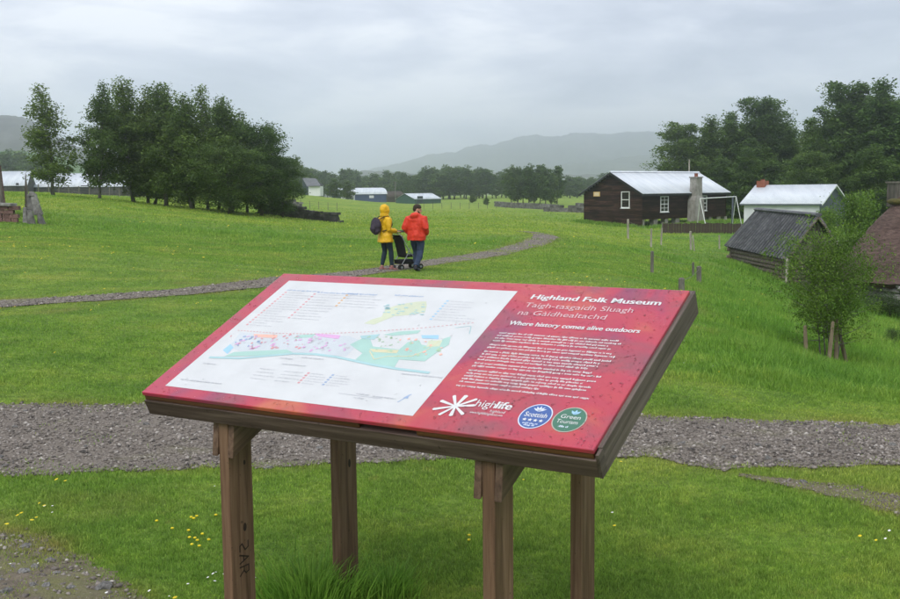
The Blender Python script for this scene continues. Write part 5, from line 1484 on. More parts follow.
# --- log byre with dark ribbed roof
e0, e1 = at(725, 246, 55), at(785, 260, 46.5)                    # eave in view, far and near end
r0, r1 = at(757, 211, 55), at(818, 215, 46.5)                    # ridge
ez = (e0.z + e1.z) / 2; rz_ = (r0.z + r1.z) / 2
e0.z = ez + .08; e1.z = ez - .08; r0.z = rz_ + .04; r1.z = rz_ - .04
f0 = r0 * 2 - e0; f1 = r1 * 2 - e1; f0.z = e0.z; f1.z = e1.z     # hidden eave
byre = tag(empty('log_byre', Vector((e1.x, e1.y, z1(e1.x, e1.y)))), 'low log walled byre with dark ribbed metal roof in the hollow', 'outbuilding')
def rel(p): return Vector(p) - byre.location
ax = (e0 - e1); ax.z = 0; ax.normalize(); cr_ = (f1 - e1); cr_.z = 0; hwid = cr_.length; cr_.normalize()
for (a, b, c_, d_) in ((e1, e0, r0, r1), (f0, f1, r1, r0)):
    n_ = (b - a).cross(d_ - a).normalized()
    if n_.z < 0: n_ = -n_
    MB().hexa([rel(a) - n_ * .05, rel(b) - n_ * .05, rel(c_) - n_ * .05, rel(d_) - n_ * .05, rel(a), rel(b), rel(c_), rel(d_)]).build('roof_sheet', M['tin_dark'], byre)
    nr = 23
    for i in range(nr + 1):
        k = i / nr; A = a.lerp(b, k); B = d_.lerp(c_, k); t_ = (b - a).normalized()
        wv = .05
        mb = MB().hexa([rel(A) - t_ * wv + n_ * .001, rel(A) + t_ * wv + n_ * .001, rel(B) + t_ * wv + n_ * .001, rel(B) - t_ * wv + n_ * .001,
                        rel(A) - t_ * wv * .5 + n_ * .07, rel(A) + t_ * wv * .5 + n_ * .07, rel(B) + t_ * wv * .5 + n_ * .07, rel(B) - t_ * wv * .5 + n_ * .07])
        mb.build('roof_rib', M['tin_rib'], byre)
MB().tube([rel(r1) + Vector((0, 0, .05)) - ax * .08, rel((r0 + r1) / 2) + Vector((0, 0, .05)), rel(r0) + Vector((0, 0, .05)) + ax * .08], [(.16, .09)] * 3, 8, side=(1, 0, 0)).build('ridge_cap', M['tin_rib'], byre)
# log walls: courses of round logs, ends crossing
inset = .28; g_ = random.Random(4)
wl0 = e0 - ax * .35 + cr_ * inset; wl1 = e1 + ax * .35 + cr_ * inset; wr0 = f0 - ax * .35 - cr_ * inset; wr1 = f1 + ax * .35 - cr_ * inset
for (a, b, dx_) in ((wl1, wl0, 0), (wr1, wr0, 0), (wl1, wr1, 1), (wl0, wr0, 1)):
    zt = ez - .05 + (.0 if dx_ else .0); zb = min(z1(a.x, a.y), z1(b.x, b.y)) - .15
    n = int((zt - zb) / .21) + 1
    for i in range(n):
        zc_ = zt - .1 - i * .21 + (.1 if dx_ else 0)
        d_ = (b - a).normalized(); A = Vector((a.x, a.y, zc_)) - d_ * g_.uniform(.1, .3); B = Vector((b.x, b.y, zc_)) + d_ * g_.uniform(.1, .3)
        d_.z = 0
        mid_ = (A + B) / 2 + Vector((g_.uniform(-.03, .03), g_.uniform(-.03, .03), g_.uniform(-.02, .02)))
        MB().tube([rel(A), rel(mid_), rel(B)], [g_.uniform(.10, .125), .118, g_.uniform(.10, .12)], 8).build('log', M['log'], byre, smooth=True)
# near gable: upright boards above the logs
base_a, base_b = wl1.copy(), wr1.copy(); apex = r1 + ax * .35
Wg = (base_b - base_a).length; nb = 15
for i in range(nb):
    k0 = i / nb; k1 = (i + 1) / nb
    def topz(k): return ez - .02 + (rz_ - ez - .12) * (1 - abs(k * 2 - 1)) 
    A = base_a.lerp(base_b, k0 + .006); B = base_a.lerp(base_b, k1 - .006)
    o_ = -ax * (.05 + g_.uniform(0, .02)); z0 = ez - .06 - g_.uniform(0, .04)
    q = [Vector((A.x, A.y, z0)), Vector((B.x, B.y, z0)), Vector((B.x, B.y, max(z0 + .05, topz(k1)))), Vector((A.x, A.y, max(z0 + .05, topz(k0))))]
    MB().prism([rel(p) + o_ for p in q], ax * .03).build('gable_board', M['grey_board'], byre)
    a2 = wl0.lerp(wr0, k0 + .006); b2 = wl0.lerp(wr0, k1 - .006)
    q = [Vector((a2.x, a2.y, z0)), Vector((b2.x, b2.y, z0)), Vector((b2.x, b2.y, max(z0 + .05, topz(k1)))), Vector((a2.x, a2.y, max(z0 + .05, topz(k0))))]
    MB().prism([rel(p) + ax * .05 for p in q], -ax * .03).build('gable_board', M['grey_board'], byre)
for a, b in ((e1, r1), (f1, r1)):
    MB().tube([rel(a) - ax * .06 - Vector((0, 0, .08)), rel((a + b) / 2) - ax * .06 - Vector((0, 0, .06)), rel(b) - ax * .06 - Vector((0, 0, .06))], .05, 6).build('barge_pole', M['log'], byre)
p_ = e1 + cr_ * .05 - ax * .12; MB().tube([rel(Vector((p_.x, p_.y, z1(p_.x, p_.y) - .1))), rel(Vector((p_.x, p_.y, ez - .5))), rel(Vector((p_.x, p_.y, ez + .02)))], .065, 7).build('corner_post', M['post_pale'], byre)

# --- thatched house at the right edge
TC = at(950, 300, 45); TCz = z1(TC.x, TC.y)
th = tag(empty('thatched_house', (TC.x, TC.y, TCz)), 'brown thatched house with rounded roof end at the right edge', 'cottage')
th.rotation_euler.z = rad(14)
eH = at(880, 283, 42.5).z - TCz; rH = at(900, 197, 45).z - TCz
def thatch():
    nA, nZ = 72, 26; V = []; F = []
    hl, hw_ = 4.9, 3.0
    for j in range(nZ + 1):
        t = j / nZ; s = (1 - t) ** 0.85
        hx = 2.7 + (hl - 2.7) * s; hy = hw_ * s
        z = eH + (rH - eH) * (t ** 0.92)
        for i in range(nA):
            a = 2 * math.pi * i / nA; c, sn = math.cos(a), math.sin(a)
            ex = 0.62
            x = hx * math.copysign(abs(c) ** ex, c); y = hy * math.copysign(abs(sn) ** ex, sn)
            nz = .09 * mnoise.noise(Vector((x * 1.1, y * 1.1, z * 1.1))) + .05 * mnoise.noise(Vector((x * 3.4, y * 3.4, z * 4)))
            step = .035 * (((t * 9) % 1.0))
            V.append((x * (1 + nz * .25 - step * .12), y * (1 + nz * .25 - step * .2), z + nz * .6))
    for j in range(nZ):
        for i in range(nA):
            i2 = (i + 1) % nA; F.append((j * nA + i, j * nA + i2, (j + 1) * nA + i2, (j + 1) * nA + i))
    b = len(V)
    for i in range(nA): V.append((V[i][0] * .90, V[i][1] * .86, eH - .22 + .03 * math.sin(i * 2.1)))
    for i in range(nA):
        i2 = (i + 1) % nA; F.append((b + i2, i2, i, b + i)[::-1])
    F.append(tuple(b + i for i in range(nA))[::-1])
    mb = MB(); mb.add(V, F)
    return mb.build('thatch_roof', M['thatch'], th, smooth=True)
roof_t = thatch()
mb = MB()
for k in range(26):
    x = -2.9 + k * .24; zz = rH + .02 + .05 * mnoise.noise(Vector((k * .7, 1, 2)))
    mb.ball((x, .1 * mnoise.noise(Vector((k * .4, 0, 0))), zz - .20), (.26, .42 + .12 * mnoise.noise(Vector((k * .9, 5, 0))), .14), 8, 6)
stuff(mb.build('ridge_turf', M['moss'], th, smooth=True))
sm_ = [stone_mesh('stone', 20 + s, 2, (1, .8, .75), .3) for s in range(5)]
for me in sm_: me.materials.clear(); me.materials.append(M['stone'])
MB().box((0, 0, eH / 2 - .3), (7.6, 4.2, eH + .3)).build('wall_core', M['stone_dark'], th)
g_ = random.Random(8)
def wall_stones(x0, y0, x1, y1):
    L = math.hypot(x1 - x0, y1 - y0); z = -.15
    while z < eH - .1:
        h = g_.uniform(.22, .34); s = -g_.random() * .3
        while s < L:
            w = g_.uniform(.3, .62); k = (s + w / 2) / L
            if 0 <= k <= 1:
                o = mesh_obj('stone', g_.choice(sm_), None, th, (x0 + (x1 - x0) * k, y0 + (y1 - y0) * k, z + h / 2), (g_.uniform(-.15, .15), g_.uniform(-.15, .15), math.atan2(y1 - y0, x1 - x0) + g_.uniform(-.15, .15)))
                o.scale = (w * .56, .26, h * .66)
            s += w
        z += h * .93
wall_stones(-4.0, -2.2, 2.5, -2.2); wall_stones(-4.0, 2.0, -4.0, -2.2)
c0 = at(896, 196, 45.0); lc = th.matrix_basis.inverted() @ c0 if False else Matrix.Rotation(-th.rotation_euler.z, 3, 'Z') @ (c0 - th.location)
mb = MB(); MB_c = mb.box((lc.x + .15, lc.y, rH + .10), (.75, .62, 1.0)); chm = mb.build('chimney', M['grey_board'], th)
MB().box((lc.x + .15, lc.y, rH + .63), (.86, .72, .07)).build('chimney_rim', M['grey_board'], chm)

# --- far left: long pale-roofed sheds, leaning stones and the corner of a turf hut
def simple_shed(name, label, a, b, depth, eave, ridge, wallm, roofm, px_base=None, roof_curve=False, doors=(), gable_m=None, wins=()):
    """a, b: (px, d) of the two ends of the long wall in view"""
    A, B = gz(*a), gz(*b); e = empty(name, Vector((A.x, A.y, min(A.z, B.z))))
    t = B - A; t.z = 0; L = t.length; t.normalize(); n = Vector((-t.y, t.x, 0))
    if n.y < 0: n = -n
    P = lambda x, y, z: t * x + n * y + Vector((0, 0, z))
    MB().hexa([P(0, 0, -.5), P(L, 0, -.5), P(L, depth, -.5), P(0, depth, -.5), P(0, 0, eave), P(L, 0, eave), P(L, depth, eave), P(0, depth, eave)]).build('wall', M[wallm], e)
    o = .2
    if roof_curve:
        mb = MB(); prof_ = [(depth / 2 - (depth / 2 + o) * math.cos(k * math.pi / 10), eave + (ridge - eave) * math.sin(k * math.pi / 10)) for k in range(11)]
        mb.prism([P(-o, y, z) for y, z in prof_], t * (L + 2 * o)); mb.build('roof', M[roofm], e)
    else:
        for x in (.0, L - .03): MB().prism([P(x, 0, eave), P(x, depth, eave), P(x, depth / 2, ridge - .05)], t * .03).build('gable', M[gable_m or wallm], e)
        corrugated('roof', P(-o, -o, eave - .08), P(L + o, -o, eave - .08), P(L + o, depth / 2, ridge), P(-o, depth / 2, ridge), M[roofm], e, .3, .02)
        corrugated('roof', P(L + o, depth + o, eave - .08), P(-o, depth + o, eave - .08), P(-o, depth / 2, ridge), P(L + o, depth / 2, ridge), M[roofm], e, .3, .02)
    for i, (x0, x1, z0, z1_, m_) in enumerate(doors):
        MB().hexa([P(L * x0, -.06, z0), P(L * x1, -.06, z0), P(L * x1, -.005, z0), P(L * x0, -.005, z0), P(L * x0, -.06, z1_), P(L * x1, -.06, z1_), P(L * x1, -.005, z1_), P(L * x0, -.005, z1_)]).build('door', M[m_], e)
    for (x0, w, z0, h) in wins:
        window(e, lambda x, o2, z: P(L * x0 + x, -o2, z0 + z), w, h, 2, 2, .08)
    return tag(e, label, 'building')
zr = lambda px, py, d: at(px, py, d).z
gl = gz(16, 150).z
simple_shed('long_shed', 'long shed with white roof and grey wall behind the leftmost trees', (-40, 150), (32, 152), 7, zr(16, 184, 150) - gl, zr(16, 170, 154) - gl, 'stone_dark', 'roof_pale', doors=((.86, .90, 0, 1.6, 'black_trim'),))
gl = gz(70, 156).z
simple_shed('long_shed', 'second white roofed shed showing between the knoll tree trunks', (34, 158), (150, 158), 7, zr(70, 184, 158) - gl, zr(70, 171, 161) - gl, 'stone_dark', 'roof_pale', doors=((.2, .24, 0, 1.7, 'black_trim'), (.45, .52, 0, 1.8, 'black_trim')))
wire_fence('low wire fence in front of the white roofed sheds', [gz(px, 120) for px in range(44, 128, 10)], 1.1, .07, 'post_dark', 3, .02, 8, .012)
sl_ = g1(34, 224); ruin = tag(empty('stone_stack', sl_), 'leaning grey stone slabs stacked upright on the left knoll', 'stones')
k40 = sl_.y / F_PX
def slab(x0, x1, y0, y1, tx, dy, th_, mat='stone'):
    """slab seen between photo columns x0-x1 at its foot and rows y0 (top) - y1 (foot), top shifted by tx px"""
    X = lambda px: (px - 34) * k40; Zp = lambda py: (224 - py) * k40
    p = [(X(x0), dy, Zp(y1) - .05), (X(x1), dy, Zp(y1) - .05), (X(x1), dy + th_, Zp(y1) - .05), (X(x0), dy + th_, Zp(y1) - .05),
         (X(x0 + tx), dy + .06, Zp(y0)), (X(x1 + tx * 1.0) - .12, dy + .06, Zp(y0) - .03), (X(x1 + tx) - .12, dy + th_, Zp(y0) - .03), (X(x0 + tx), dy + th_, Zp(y0))]
    o = MB().hexa(p).build('slab', M[mat], ruin, bevel=.03); return o
slab(21, 27, 207, 225, 1, .1, .22); slab(28, 36, 210, 225, 0, -.1, .16); slab(37, 43, 212, 225, -2, .12, .3, 'stone_mid'); slab(31, 40, 193, 214, -3, .28, .16); slab(34, 40, 211, 225, 0, .3, .2, 'stone_dark'); slab(24, 31, 194, 210, 0, .34, .2, 'stone_mid'); slab(26, 33, 191.5, 195, 1, .3, .25, 'stone_mid')
sp_ = gz(32, 46); spk = tag(empty('pointed_stake', sp_), 'thin pointed wooden stake rising behind the leaning stone slabs', 'stake')
tz = zr(32, 173, 46) - sp_.z; MB().tube([(0, 0, -.1), (0, 0, tz * .6), (0, 0, tz)], [.09, .07, .012], 7).build('shaft', M['grey_board'], spk); MB().box((0, 0, tz * .25), (.16, .16, .12)).build('collar', M['grey_board'], spk)
w0_, w1_ = gz(-40, 41), gz(19, 41.5)
lw = tag(empty('low_wall', (w0_ + w1_) / 2), 'low reddish stone wall beside the leaning stone slabs', 'wall')
g_ = random.Random(3); Lw = (w1_ - w0_).length; tw = (w1_ - w0_).normalized()
BR = [MB().box((0, 0, 0), (1, 1, 1), None, .94).mesh('brick') for _ in range(1)]
z = 0
for r_ in range(4):
    x = 0
    while x < Lw - .1:
        w = g_.uniform(.22, .42); c_ = w0_ + tw * (x + w / 2)
        o = mesh_obj('stone', BR[0], M['stone_red'], lw, Vector((c_.x, c_.y, z1(c_.x, c_.y) + z + .08)) - lw.location, (0, 0, math.atan2(tw.y, tw.x) + g_.uniform(-.05, .05))); o.scale = (w * .96, .42 * g_.uniform(.9, 1.05), .155)
        x += w
    z += .16
MB().hexa([tuple(w0_ - lw.location + Vector((0, -.3, z))), tuple(w1_ - lw.location + Vector((0, -.3, z))), tuple(w1_ - lw.location + Vector((0, .3, z))), tuple(w0_ - lw.location + Vector((0, .3, z))),
           tuple(w0_ - lw.location + Vector((0, -.3, z + .1))), tuple(w1_ - lw.location + Vector((0, -.3, z + .1))), tuple(w1_ - lw.location + Vector((0, .3, z + .1))), tuple(w0_ - lw.location + Vector((0, .3, z + .1)))]).build('coping', M['stone'], lw)
hh = gz(-30, 44); hut = tag(empty('timber_hut', hh), 'edge of a steep brown timber hut cut off by the left picture border', 'hut')
hdv = Vector((ray(-4, 190)[0] * 3, 3, 0))
P_ = lambda px, py: Vector((at(px, py, 44).x - hh.x, 0, at(px, py, 44).z - hh.z))
MB().prism([P_(-62, 212), P_(4.5, 212), P_(.6, 170), P_(-28, 140), P_(-58, 170)], hdv).build('wall', M['grey_board'], hut)
MB().prism([P_(5.8, 206), P_(7.2, 206), P_(2.2, 166), P_(-28, 135), P_(-28, 139), P_(.8, 168)], hdv * 1.08).build('roof', M['thatch'], hut).location.y = -.12
MB().prism([P_(-59, 168), P_(-28, 139), P_(-28, 135), P_(-61, 166), P_(-66, 206), P_(-64, 206)], hdv * 1.08).build('roof', M['thatch'], hut).location.y = -.12

# --- far buildings
cg_ = gz(311, 188)
whc = empty('gabled_cottage', cg_); tag(whc, 'small white gabled cottage with slate roof on the far green bank', 'cottage')
s_ = 188 / F_PX
A_ = lambda px, py, y: ((px - 311) * s_, y, (193 - py) * s_)
MB().hexa([A_(311, 193.8, 0), A_(322.5, 193.8, .3), A_(322.5, 193.8, 5), A_(311, 193.8, 5), A_(311, 184, 0), A_(322.5, 184, .3), A_(322.5, 184, 5), A_(311, 184, 5)]).build('wall', M['white_paint'], whc)
MB().prism([A_(303, 193.8, 3.6), A_(310.95, 193.8, -.02), A_(310.95, 184, -.02), A_(304, 176, 2.0), A_(302.6, 183, 3.6)], (0, .3, 0)).build('gable', M['blue_door'], whc)
MB().prism([A_(309.8, 184.4, -.35), A_(323.4, 184.2, .0), A_(317, 177, 2.6), A_(303.6, 176.2, 1.9)], (0, .02, .14)).build('roof', M['slate_roof'], whc)
MB().prism([A_(317, 177, 2.6), A_(303.6, 176.2, 1.9), A_(302, 184, 4.8), A_(322.5, 184, 5.2)], (0, .02, .12)).build('roof', M['slate_roof'], whc)
gb = gz(366, 250).z
simple_shed('blue_barn', 'long dark blue barn with pale curved roof across the far field', (343, 250), (388, 254), 8, zr(366, 193.5, 250) - gb, zr(366, 187, 254) - gb, 'barn_blue', 'roof_pale', roof_curve=True, doors=((.0, .30, .2, 1.9, 'white_wall'), (.62, .72, 1.1, 1.7, 'white_wall')))
gb = gz(400, 262).z
simple_shed('brown_shed', 'low dark brown shed right of the blue barn', (391, 262), (407, 264), 6, zr(400, 197, 262) - gb, zr(400, 191, 264) - gb, 'shed_brown', 'shed_brown', doors=((.3, .5, 0, 1.6, 'black_trim'),))
gb = gz(428, 232).z
simple_shed('green_shed', 'green metal shed with pale roof in the far field', (416, 232), (442, 238), 6, zr(428, 198.5, 232) - gb, zr(428, 193, 235) - gb, 'barn_green', 'roof_pale', doors=((.1, .3, 0, 1.7, 'blue_door'),))
tp_ = gz(397, 258); tpo = tag(empty('telegraph_pole', tp_), 'thin telegraph pole beside the far brown shed', 'pole')
MB().tube([(0, 0, -.1), (0, 0, 2), (0, 0, zr(397, 181, 258) - tp_.z)], [.13, .12, .10], 7).build('shaft', M['post_dark'], tpo); MB().box((0, 0, zr(397, 182.5, 258) - tp_.z), (1.1, .1, .12)).build('cross_arm', M['post_dark'], tpo)

# ------------------------------------------------------------------ fences on the right
def post_thing(px, top, foot, lean, label, mat, r, grp=None):
    p = g1(px, foot); t = at(px + lean, top, p.y) - p
    e = empty('fence_post', p)
    MB().tube([(0, 0, -.15), tuple(t * .5), tuple(t), tuple(t + Vector((0, 0, .03)))], [r, r * .97, r * .95, r * .6], 9).build('shaft', M[mat], e, smooth=False)
    MB().tube([tuple(t * .72 + Vector((r * .2, -r * 1.02, 0))), tuple(t * .72 + Vector((r * .2, -r * 1.25, 0)))], r * .18, 6).build('staple', M['wire'], e)
    return tag(e, label, 'fence post', grp), p, t
posts = [
    (628, 219.5, 239, 0, 'pale fence post on the bank in front of the hall gable corner', 'post_pale', .085),
    (651, 229, 247, .4, 'pale fence post left of the close pair before the hall', 'post_pale', .07),
    (661, 228.5, 245, .9, 'pale leaning fence post left of the chimney foot', 'post_pale', .065),
    (691, 231.5, 250, -.4, 'thick pale fence post of the pair below the chimney', 'post_pale', .085),
    (694.5, 236, 251, -1.6, 'short leaning strut of the post pair below the chimney', 'post_pale', .05),
    (719.5, 235.5, 249, -.2, 'pale fence post at the far end beside the log byre roof', 'post_pale', .06),
    (652, 252, 273, .2, 'weathered dark fence post in the grass below the hall', 'post_dark', .065),
    (693, 263, 276, .2, 'dark short fence stump left of the twin stumps on the slope', 'post_dark', .055),
    (699, 267, 284, .1, 'thick weathered fence stump in the long grass', 'post_dark', .10),
    (681.5, 279, 292, .0, 'fence stump just above the red board edge', 'post_dark', .09),
]
PP = [post_thing(*p[:4], p[4], p[5], p[6] * .8, 'fence posts on the slope below the hall') for p in posts]
def strand(label, seq, frac):
    pts = [PP[i][1] + PP[i][2] * frac for i in seq]; e = tag(empty('fence_wire', pts[0]), label, 'wire')
    path = []
    for a, b in zip(pts[:-1], pts[1:]): path += [a - pts[0], (a + b) / 2 - pts[0] - Vector((0, 0, .06))]
    path.append(pts[-1] - pts[0]); MB().tube(path, .006, 4).build('strand', M['wire'], e)
strand('top wire strung between the pale posts below the hall', (0, 1, 2, 3, 5), .92); strand('lower wire strung between the pale posts below the hall', (0, 1, 2, 3, 5), .6); strand('wire strung between the dark stumps on the slope', (6, 7, 8, 9), .85)
# dark board fence below the hall
bA, bB, bC = gz(662, 80), gz(748, 76), gz(700, 79)
tf = tag(empty('board_fence', bA), 'low dark upright board fence running below the hall towards the byre', 'fence')
Lf = (bB - bA).length; tfd = (bB - bA); tfd.z = 0; tfd.normalize(); g_ = random.Random(6)
nbd = int(Lf / .22)
bd = [MB().box((0, 0, .5), (.2, .03, 1.0), None, 1).mesh('board') for _ in range(1)]
for i in range(nbd):
    c_ = bA + tfd * (i + .5) * .22
    o = mesh_obj('board', bd[0], M['shed_brown'], tf, Vector((c_.x, c_.y, z1(c_.x, c_.y) - .06)) - tf.location, (g_.uniform(-.02, .02), g_.uniform(-.02, .02), math.atan2(tfd.y, tfd.x))); o.scale = (1, 1, 0.8 * g_.uniform(.93, 1.04))
for i in range(0, nbd + 1, 8):
    c_ = bA + tfd * i * .22; MB().box((c_.x - tf.location.x, c_.y - tf.location.y + .08, z1(c_.x, c_.y) - tf.location.z + .3), (.1, .1, 1.0)).build('post', M['post_dark'], tf)
for zz in (.2, .58):
    path = [Vector((c_.x, c_.y + .04, z1(c_.x, c_.y) + zz)) - tf.location for c_ in [bA + tfd * (Lf * k / 12) for k in range(13)]]
    MB().tube(path, .035, 4).build('rail', M['post_dark'], tf)

# ------------------------------------------------------------------ shrubs and the small tree on the right
sap = tree_meshes('sapling', 501, 2.5, 1.35, 0.20, 26, 24000, 0.026, 'oval', 0.62, 0.032, 0.105, stems=4, leafmat='leaf_sapling', bark='birch_bark', spread=0.16)
fit_tree('sapling_tree', sap, 832, 243, 17.0, 'small bushy young tree with several stems on the right slope', 2.4, .80, rz=.6)
tb_ = gz(838, 17.0)
for px, top, foot, ln, lab in ((829, 322, 360, 4, 'leaning wooden stake left of the small tree stems'), (846, 330, 362, -7, 'leaning wooden stake propped right of the small tree stems'), (836, 320, 361, 1, 'upright wooden stake among the small tree stems'),
                               (806, 326, 352, -1, 'grey wooden stake in the grass left of the small tree')):
    p = g1(px, foot); t = at(px + ln, top, p.y) - p
    e = tag(empty('tree_stake', p), lab, 'stake'); MB().tube([tuple(-t * .1), tuple(t * .5), tuple(t)], [.035, .033, .026], 7).build('shaft', M['tan_wood'], e); MB().tube([tuple(t * .99), tuple(t * 1.02)], [.024, .012], 7).build('tip', M['tan_wood'], e)
shr = tree_meshes('shrub', 511, 3.0, 1.9, 0.02, 34, 9000, 0.075, 'oval', 0.6, 0.05, 0.16, stems=3, leafmat='leaf_bright', spread=0.3)
fit_tree('bright_shrub', shr, 848, 203, 56, 'bright green rounded shrub between the byre and the thatched house', 3.0, .62, cat='shrub')
fit_tree('climbing_shrub', shr, 822, 214, 62, 'green leafy shrub at the back corner of the byre', 3.0, 0.5, cat='shrub')
dsh = tree_meshes('dark_shrub', 521, 1.4, 0.9, 0.02, 26, 5000, 0.03, 'oval', 0.6, 0.03, 0.18, stems=3, leafmat='leaf_deep_green', spread=0.2)
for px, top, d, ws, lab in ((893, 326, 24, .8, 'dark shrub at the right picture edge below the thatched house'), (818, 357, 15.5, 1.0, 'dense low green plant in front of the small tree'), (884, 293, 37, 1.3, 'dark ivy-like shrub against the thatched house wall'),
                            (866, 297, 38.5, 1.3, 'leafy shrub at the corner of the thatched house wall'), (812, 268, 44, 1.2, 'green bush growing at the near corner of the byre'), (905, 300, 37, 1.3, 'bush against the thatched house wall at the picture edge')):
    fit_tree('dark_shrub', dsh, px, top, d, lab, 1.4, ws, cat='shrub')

def long_grass_line(a, b, n, wid, h0, h1, seed, label):
    g = np.random.default_rng(seed); k = g.random(n); a = np.array(a[:2]); b = np.array(b[:2])
    x = a[0] + (b[0] - a[0]) * k + g.normal(0, wid, n); y = a[1] + (b[1] - a[1]) * k + g.normal(0, wid, n)
    z = Z(x, y) - .01; h = g.uniform(h0, h1, n) * (1 + .4 * n2d(x, y, 1.1, seed)); an = g.uniform(0, 6.283, n); w = .0006 * y
    wx, wy = np.cos(an) * w, np.sin(an) * w; le = g.normal(0, .35, (n, 2)) * h[:, None]
    V = np.stack([np.stack([x - wx, y - wy, z], -1), np.stack([x + wx, y + wy, z], -1), np.stack([x + le[:, 0], y + le[:, 1], z + h], -1)], 1)
    me = np_mesh('long_grass', V.reshape(-1, 3), np.arange(3 * n).reshape(-1, 3), True)
    me.attributes.new('zone', 'FLOAT', 'POINT').data.foreach_set('value', np.full(3 * n, 1.0, np.float32))
    return stuff(tag(mesh_obj('long_grass', me, M['blade']), label, 'grass'))
ha = HB - hdir * .3; hb_ = HB + hdir * 5
gd = Vector((-hdir.y, hdir.x, 0))
long_grass_line(HB - gd * .0 - hdir * 1.0, HB + gd * 6.5 - hdir * .9, 3500, .4, .12, .32, 4, 'long rough grass along the foot of the hall gable')
long_grass_line(HB - gd * 2.2, HB + hdir * 9 - gd * 2.2, 4000, .8, .15, .35, 5, 'long rough grass on the bank before the hall')
long_grass_line(gz(724, 51), gz(790, 43), 2200, .35, .12, .3, 6, 'long grass along the byre log wall')
long_grass_line(gz(860, 39), gz(920, 37), 3000, .6, .2, .5, 7, 'long grass at the thatched house wall')
# ------------------------------------------------------------------ flowers in the grass
def flowers(name, n, s0, s1, x_rng, y_rng, size, mat, h, label, clumped=1.0, seed=1):
    g = np.random.default_rng(seed); y = 1 / g.uniform(1 / y_rng[1], 1 / y_rng[0], n); x = g.uniform(*x_rng, n) * y
    px, py = project(x, y, Z(x, y)); tp, bt = path_edges(px)
    k = ~((py > tp - 2) & (py < bt + 2)) & (far_path_dist(x, y) > .1) & (n2d(x, y, 1.1, seed) + .5 * n2d(x, y, 4, seed) > clumped)
    x, y = x[k], y[k]; n = len(x); z = Z(x, y) + h * g.uniform(.7, 1.3, n)
    seg = 6; a = np.arange(seg) * 2 * math.pi / seg; r = size * g.uniform(.7, 1.3, n) * np.maximum(1, y / 14)
    V = np.zeros((n, seg + 1, 3)); V[:, :seg, 0] = x[:, None] + r[:, None] * np.cos(a); V[:, :seg, 1] = y[:, None] + r[:, None] * np.sin(a); V[:, :seg, 2] = z[:, None] + (r * g.uniform(-.2, .5, n))[:, None] * np.sin(a + 1) ; V[:, seg] = np.stack([x, y, z + r * .35], -1)
    F = (np.array([(i, (i + 1) % seg, seg) for i in range(seg)])[None] + (seg + 1) * np.arange(n)[:, None, None]).reshape(-1, 3)
    return stuff(tag(mesh_obj(name, np_mesh(name, V.reshape(-1, 3), F), M[mat]), label, 'flowers'))
flowers('yellow_flowers', 700, 0, 0, (-.45, .45), (4, 14), .010, 'petal_yellow', .045, 'scattered small yellow flowers in the lawn', .55, 3)
flowers('yellow_flowers', 1000, 0, 0, (-.45, .3), (14, 60), .014, 'petal_yellow', .05, 'yellow flowers speckling the middle meadow', .45, 5)
flowers('white_flowers', 900, 0, 0, (-.45, .45), (4, 34), .006, 'petal_white', .04, 'scattered small white flowers in the lawn', .5, 9)

dp = ground_hit(np.array([185, 190, 196, 199, 196, 202, 188, 197, 204, 216, 165, 153, 199, 201, 507, 462., 466]), np.array([523, 521, 522, 530, 535, 541, 548, 549, 545, 521, 531, 527, 538, 548, 545, 541., 543]))
mb = MB()
for i, (x, y, z) in enumerate(dp):
    x += random.uniform(-.05, .05); y += random.uniform(-.09, .09); z = z1(x, y)
    mb.ball((x, y, z + .018), (.009, .009, .005), 8, 5)
stuff(tag(mb.build('dandelions', M['petal_yellow']), 'cluster of yellow dandelions in the lawn left of the board', 'flowers'))
# ------------------------------------------------------------------ walkers
FOLD = bpy.data.textures.new('folds', 'CLOUDS'); FOLD.noise_scale = 0.16
def blob(name, mb, mat, parent, voxel=0.012, smooth=3):
    o = mb.build(name, mat, parent, smooth=True)
    r = o.modifiers.new('remesh', 'REMESH'); r.mode = 'VOXEL'; r.voxel_size = voxel; r.use_smooth_shade = True
    s = o.modifiers.new('smooth', 'SMOOTH'); s.iterations = smooth; s.factor = 0.5
    if name in ('raincoat', 'jacket', 'jeans', 'hood', 'bag'):
        d = o.modifiers.new('folds', 'DISPLACE'); d.texture = FOLD; d.strength = 0.05; d.mid_level = 0.5; d.texture_coords = 'LOCAL'
    return o
def hand(mb, wrist, d, palm_n, side, curl=0.5, L=0.17):
    """palm and five fingers; d points from wrist to knuckles, side is the thumb's side"""
    d = Vector(d).normalized(); palm_n = Vector(palm_n).normalized(); s = Vector(side).normalized(); w = Vector(wrist)
    mb.tube([w, w + d * .04, w + d * .085], [(.024, .015), (.036, .015), (.036, .013)], 10, side=s)
    for i, (o, ln) in enumerate(((.030, .070), (.010, .078), (-.010, .072), (-.029, .056))):
        b = w + d * .08 + s * o; m = b + d * ln * .55 + palm_n * curl * ln * .25; t = m + (d * (1 - curl) + palm_n * curl).normalized() * ln * .5
        mb.tube([b - d * .01, m, t], [.0095, .009, .007], 7)
    b = w + d * .03 + s * .032; m = b + (d * .6 + s * .8).normalized() * .035; mb.tube([b - s * .012, m, m + (d * .9 + s * .2 + palm_n * .3).normalized() * .03], [.012, .0105, .008], 7)
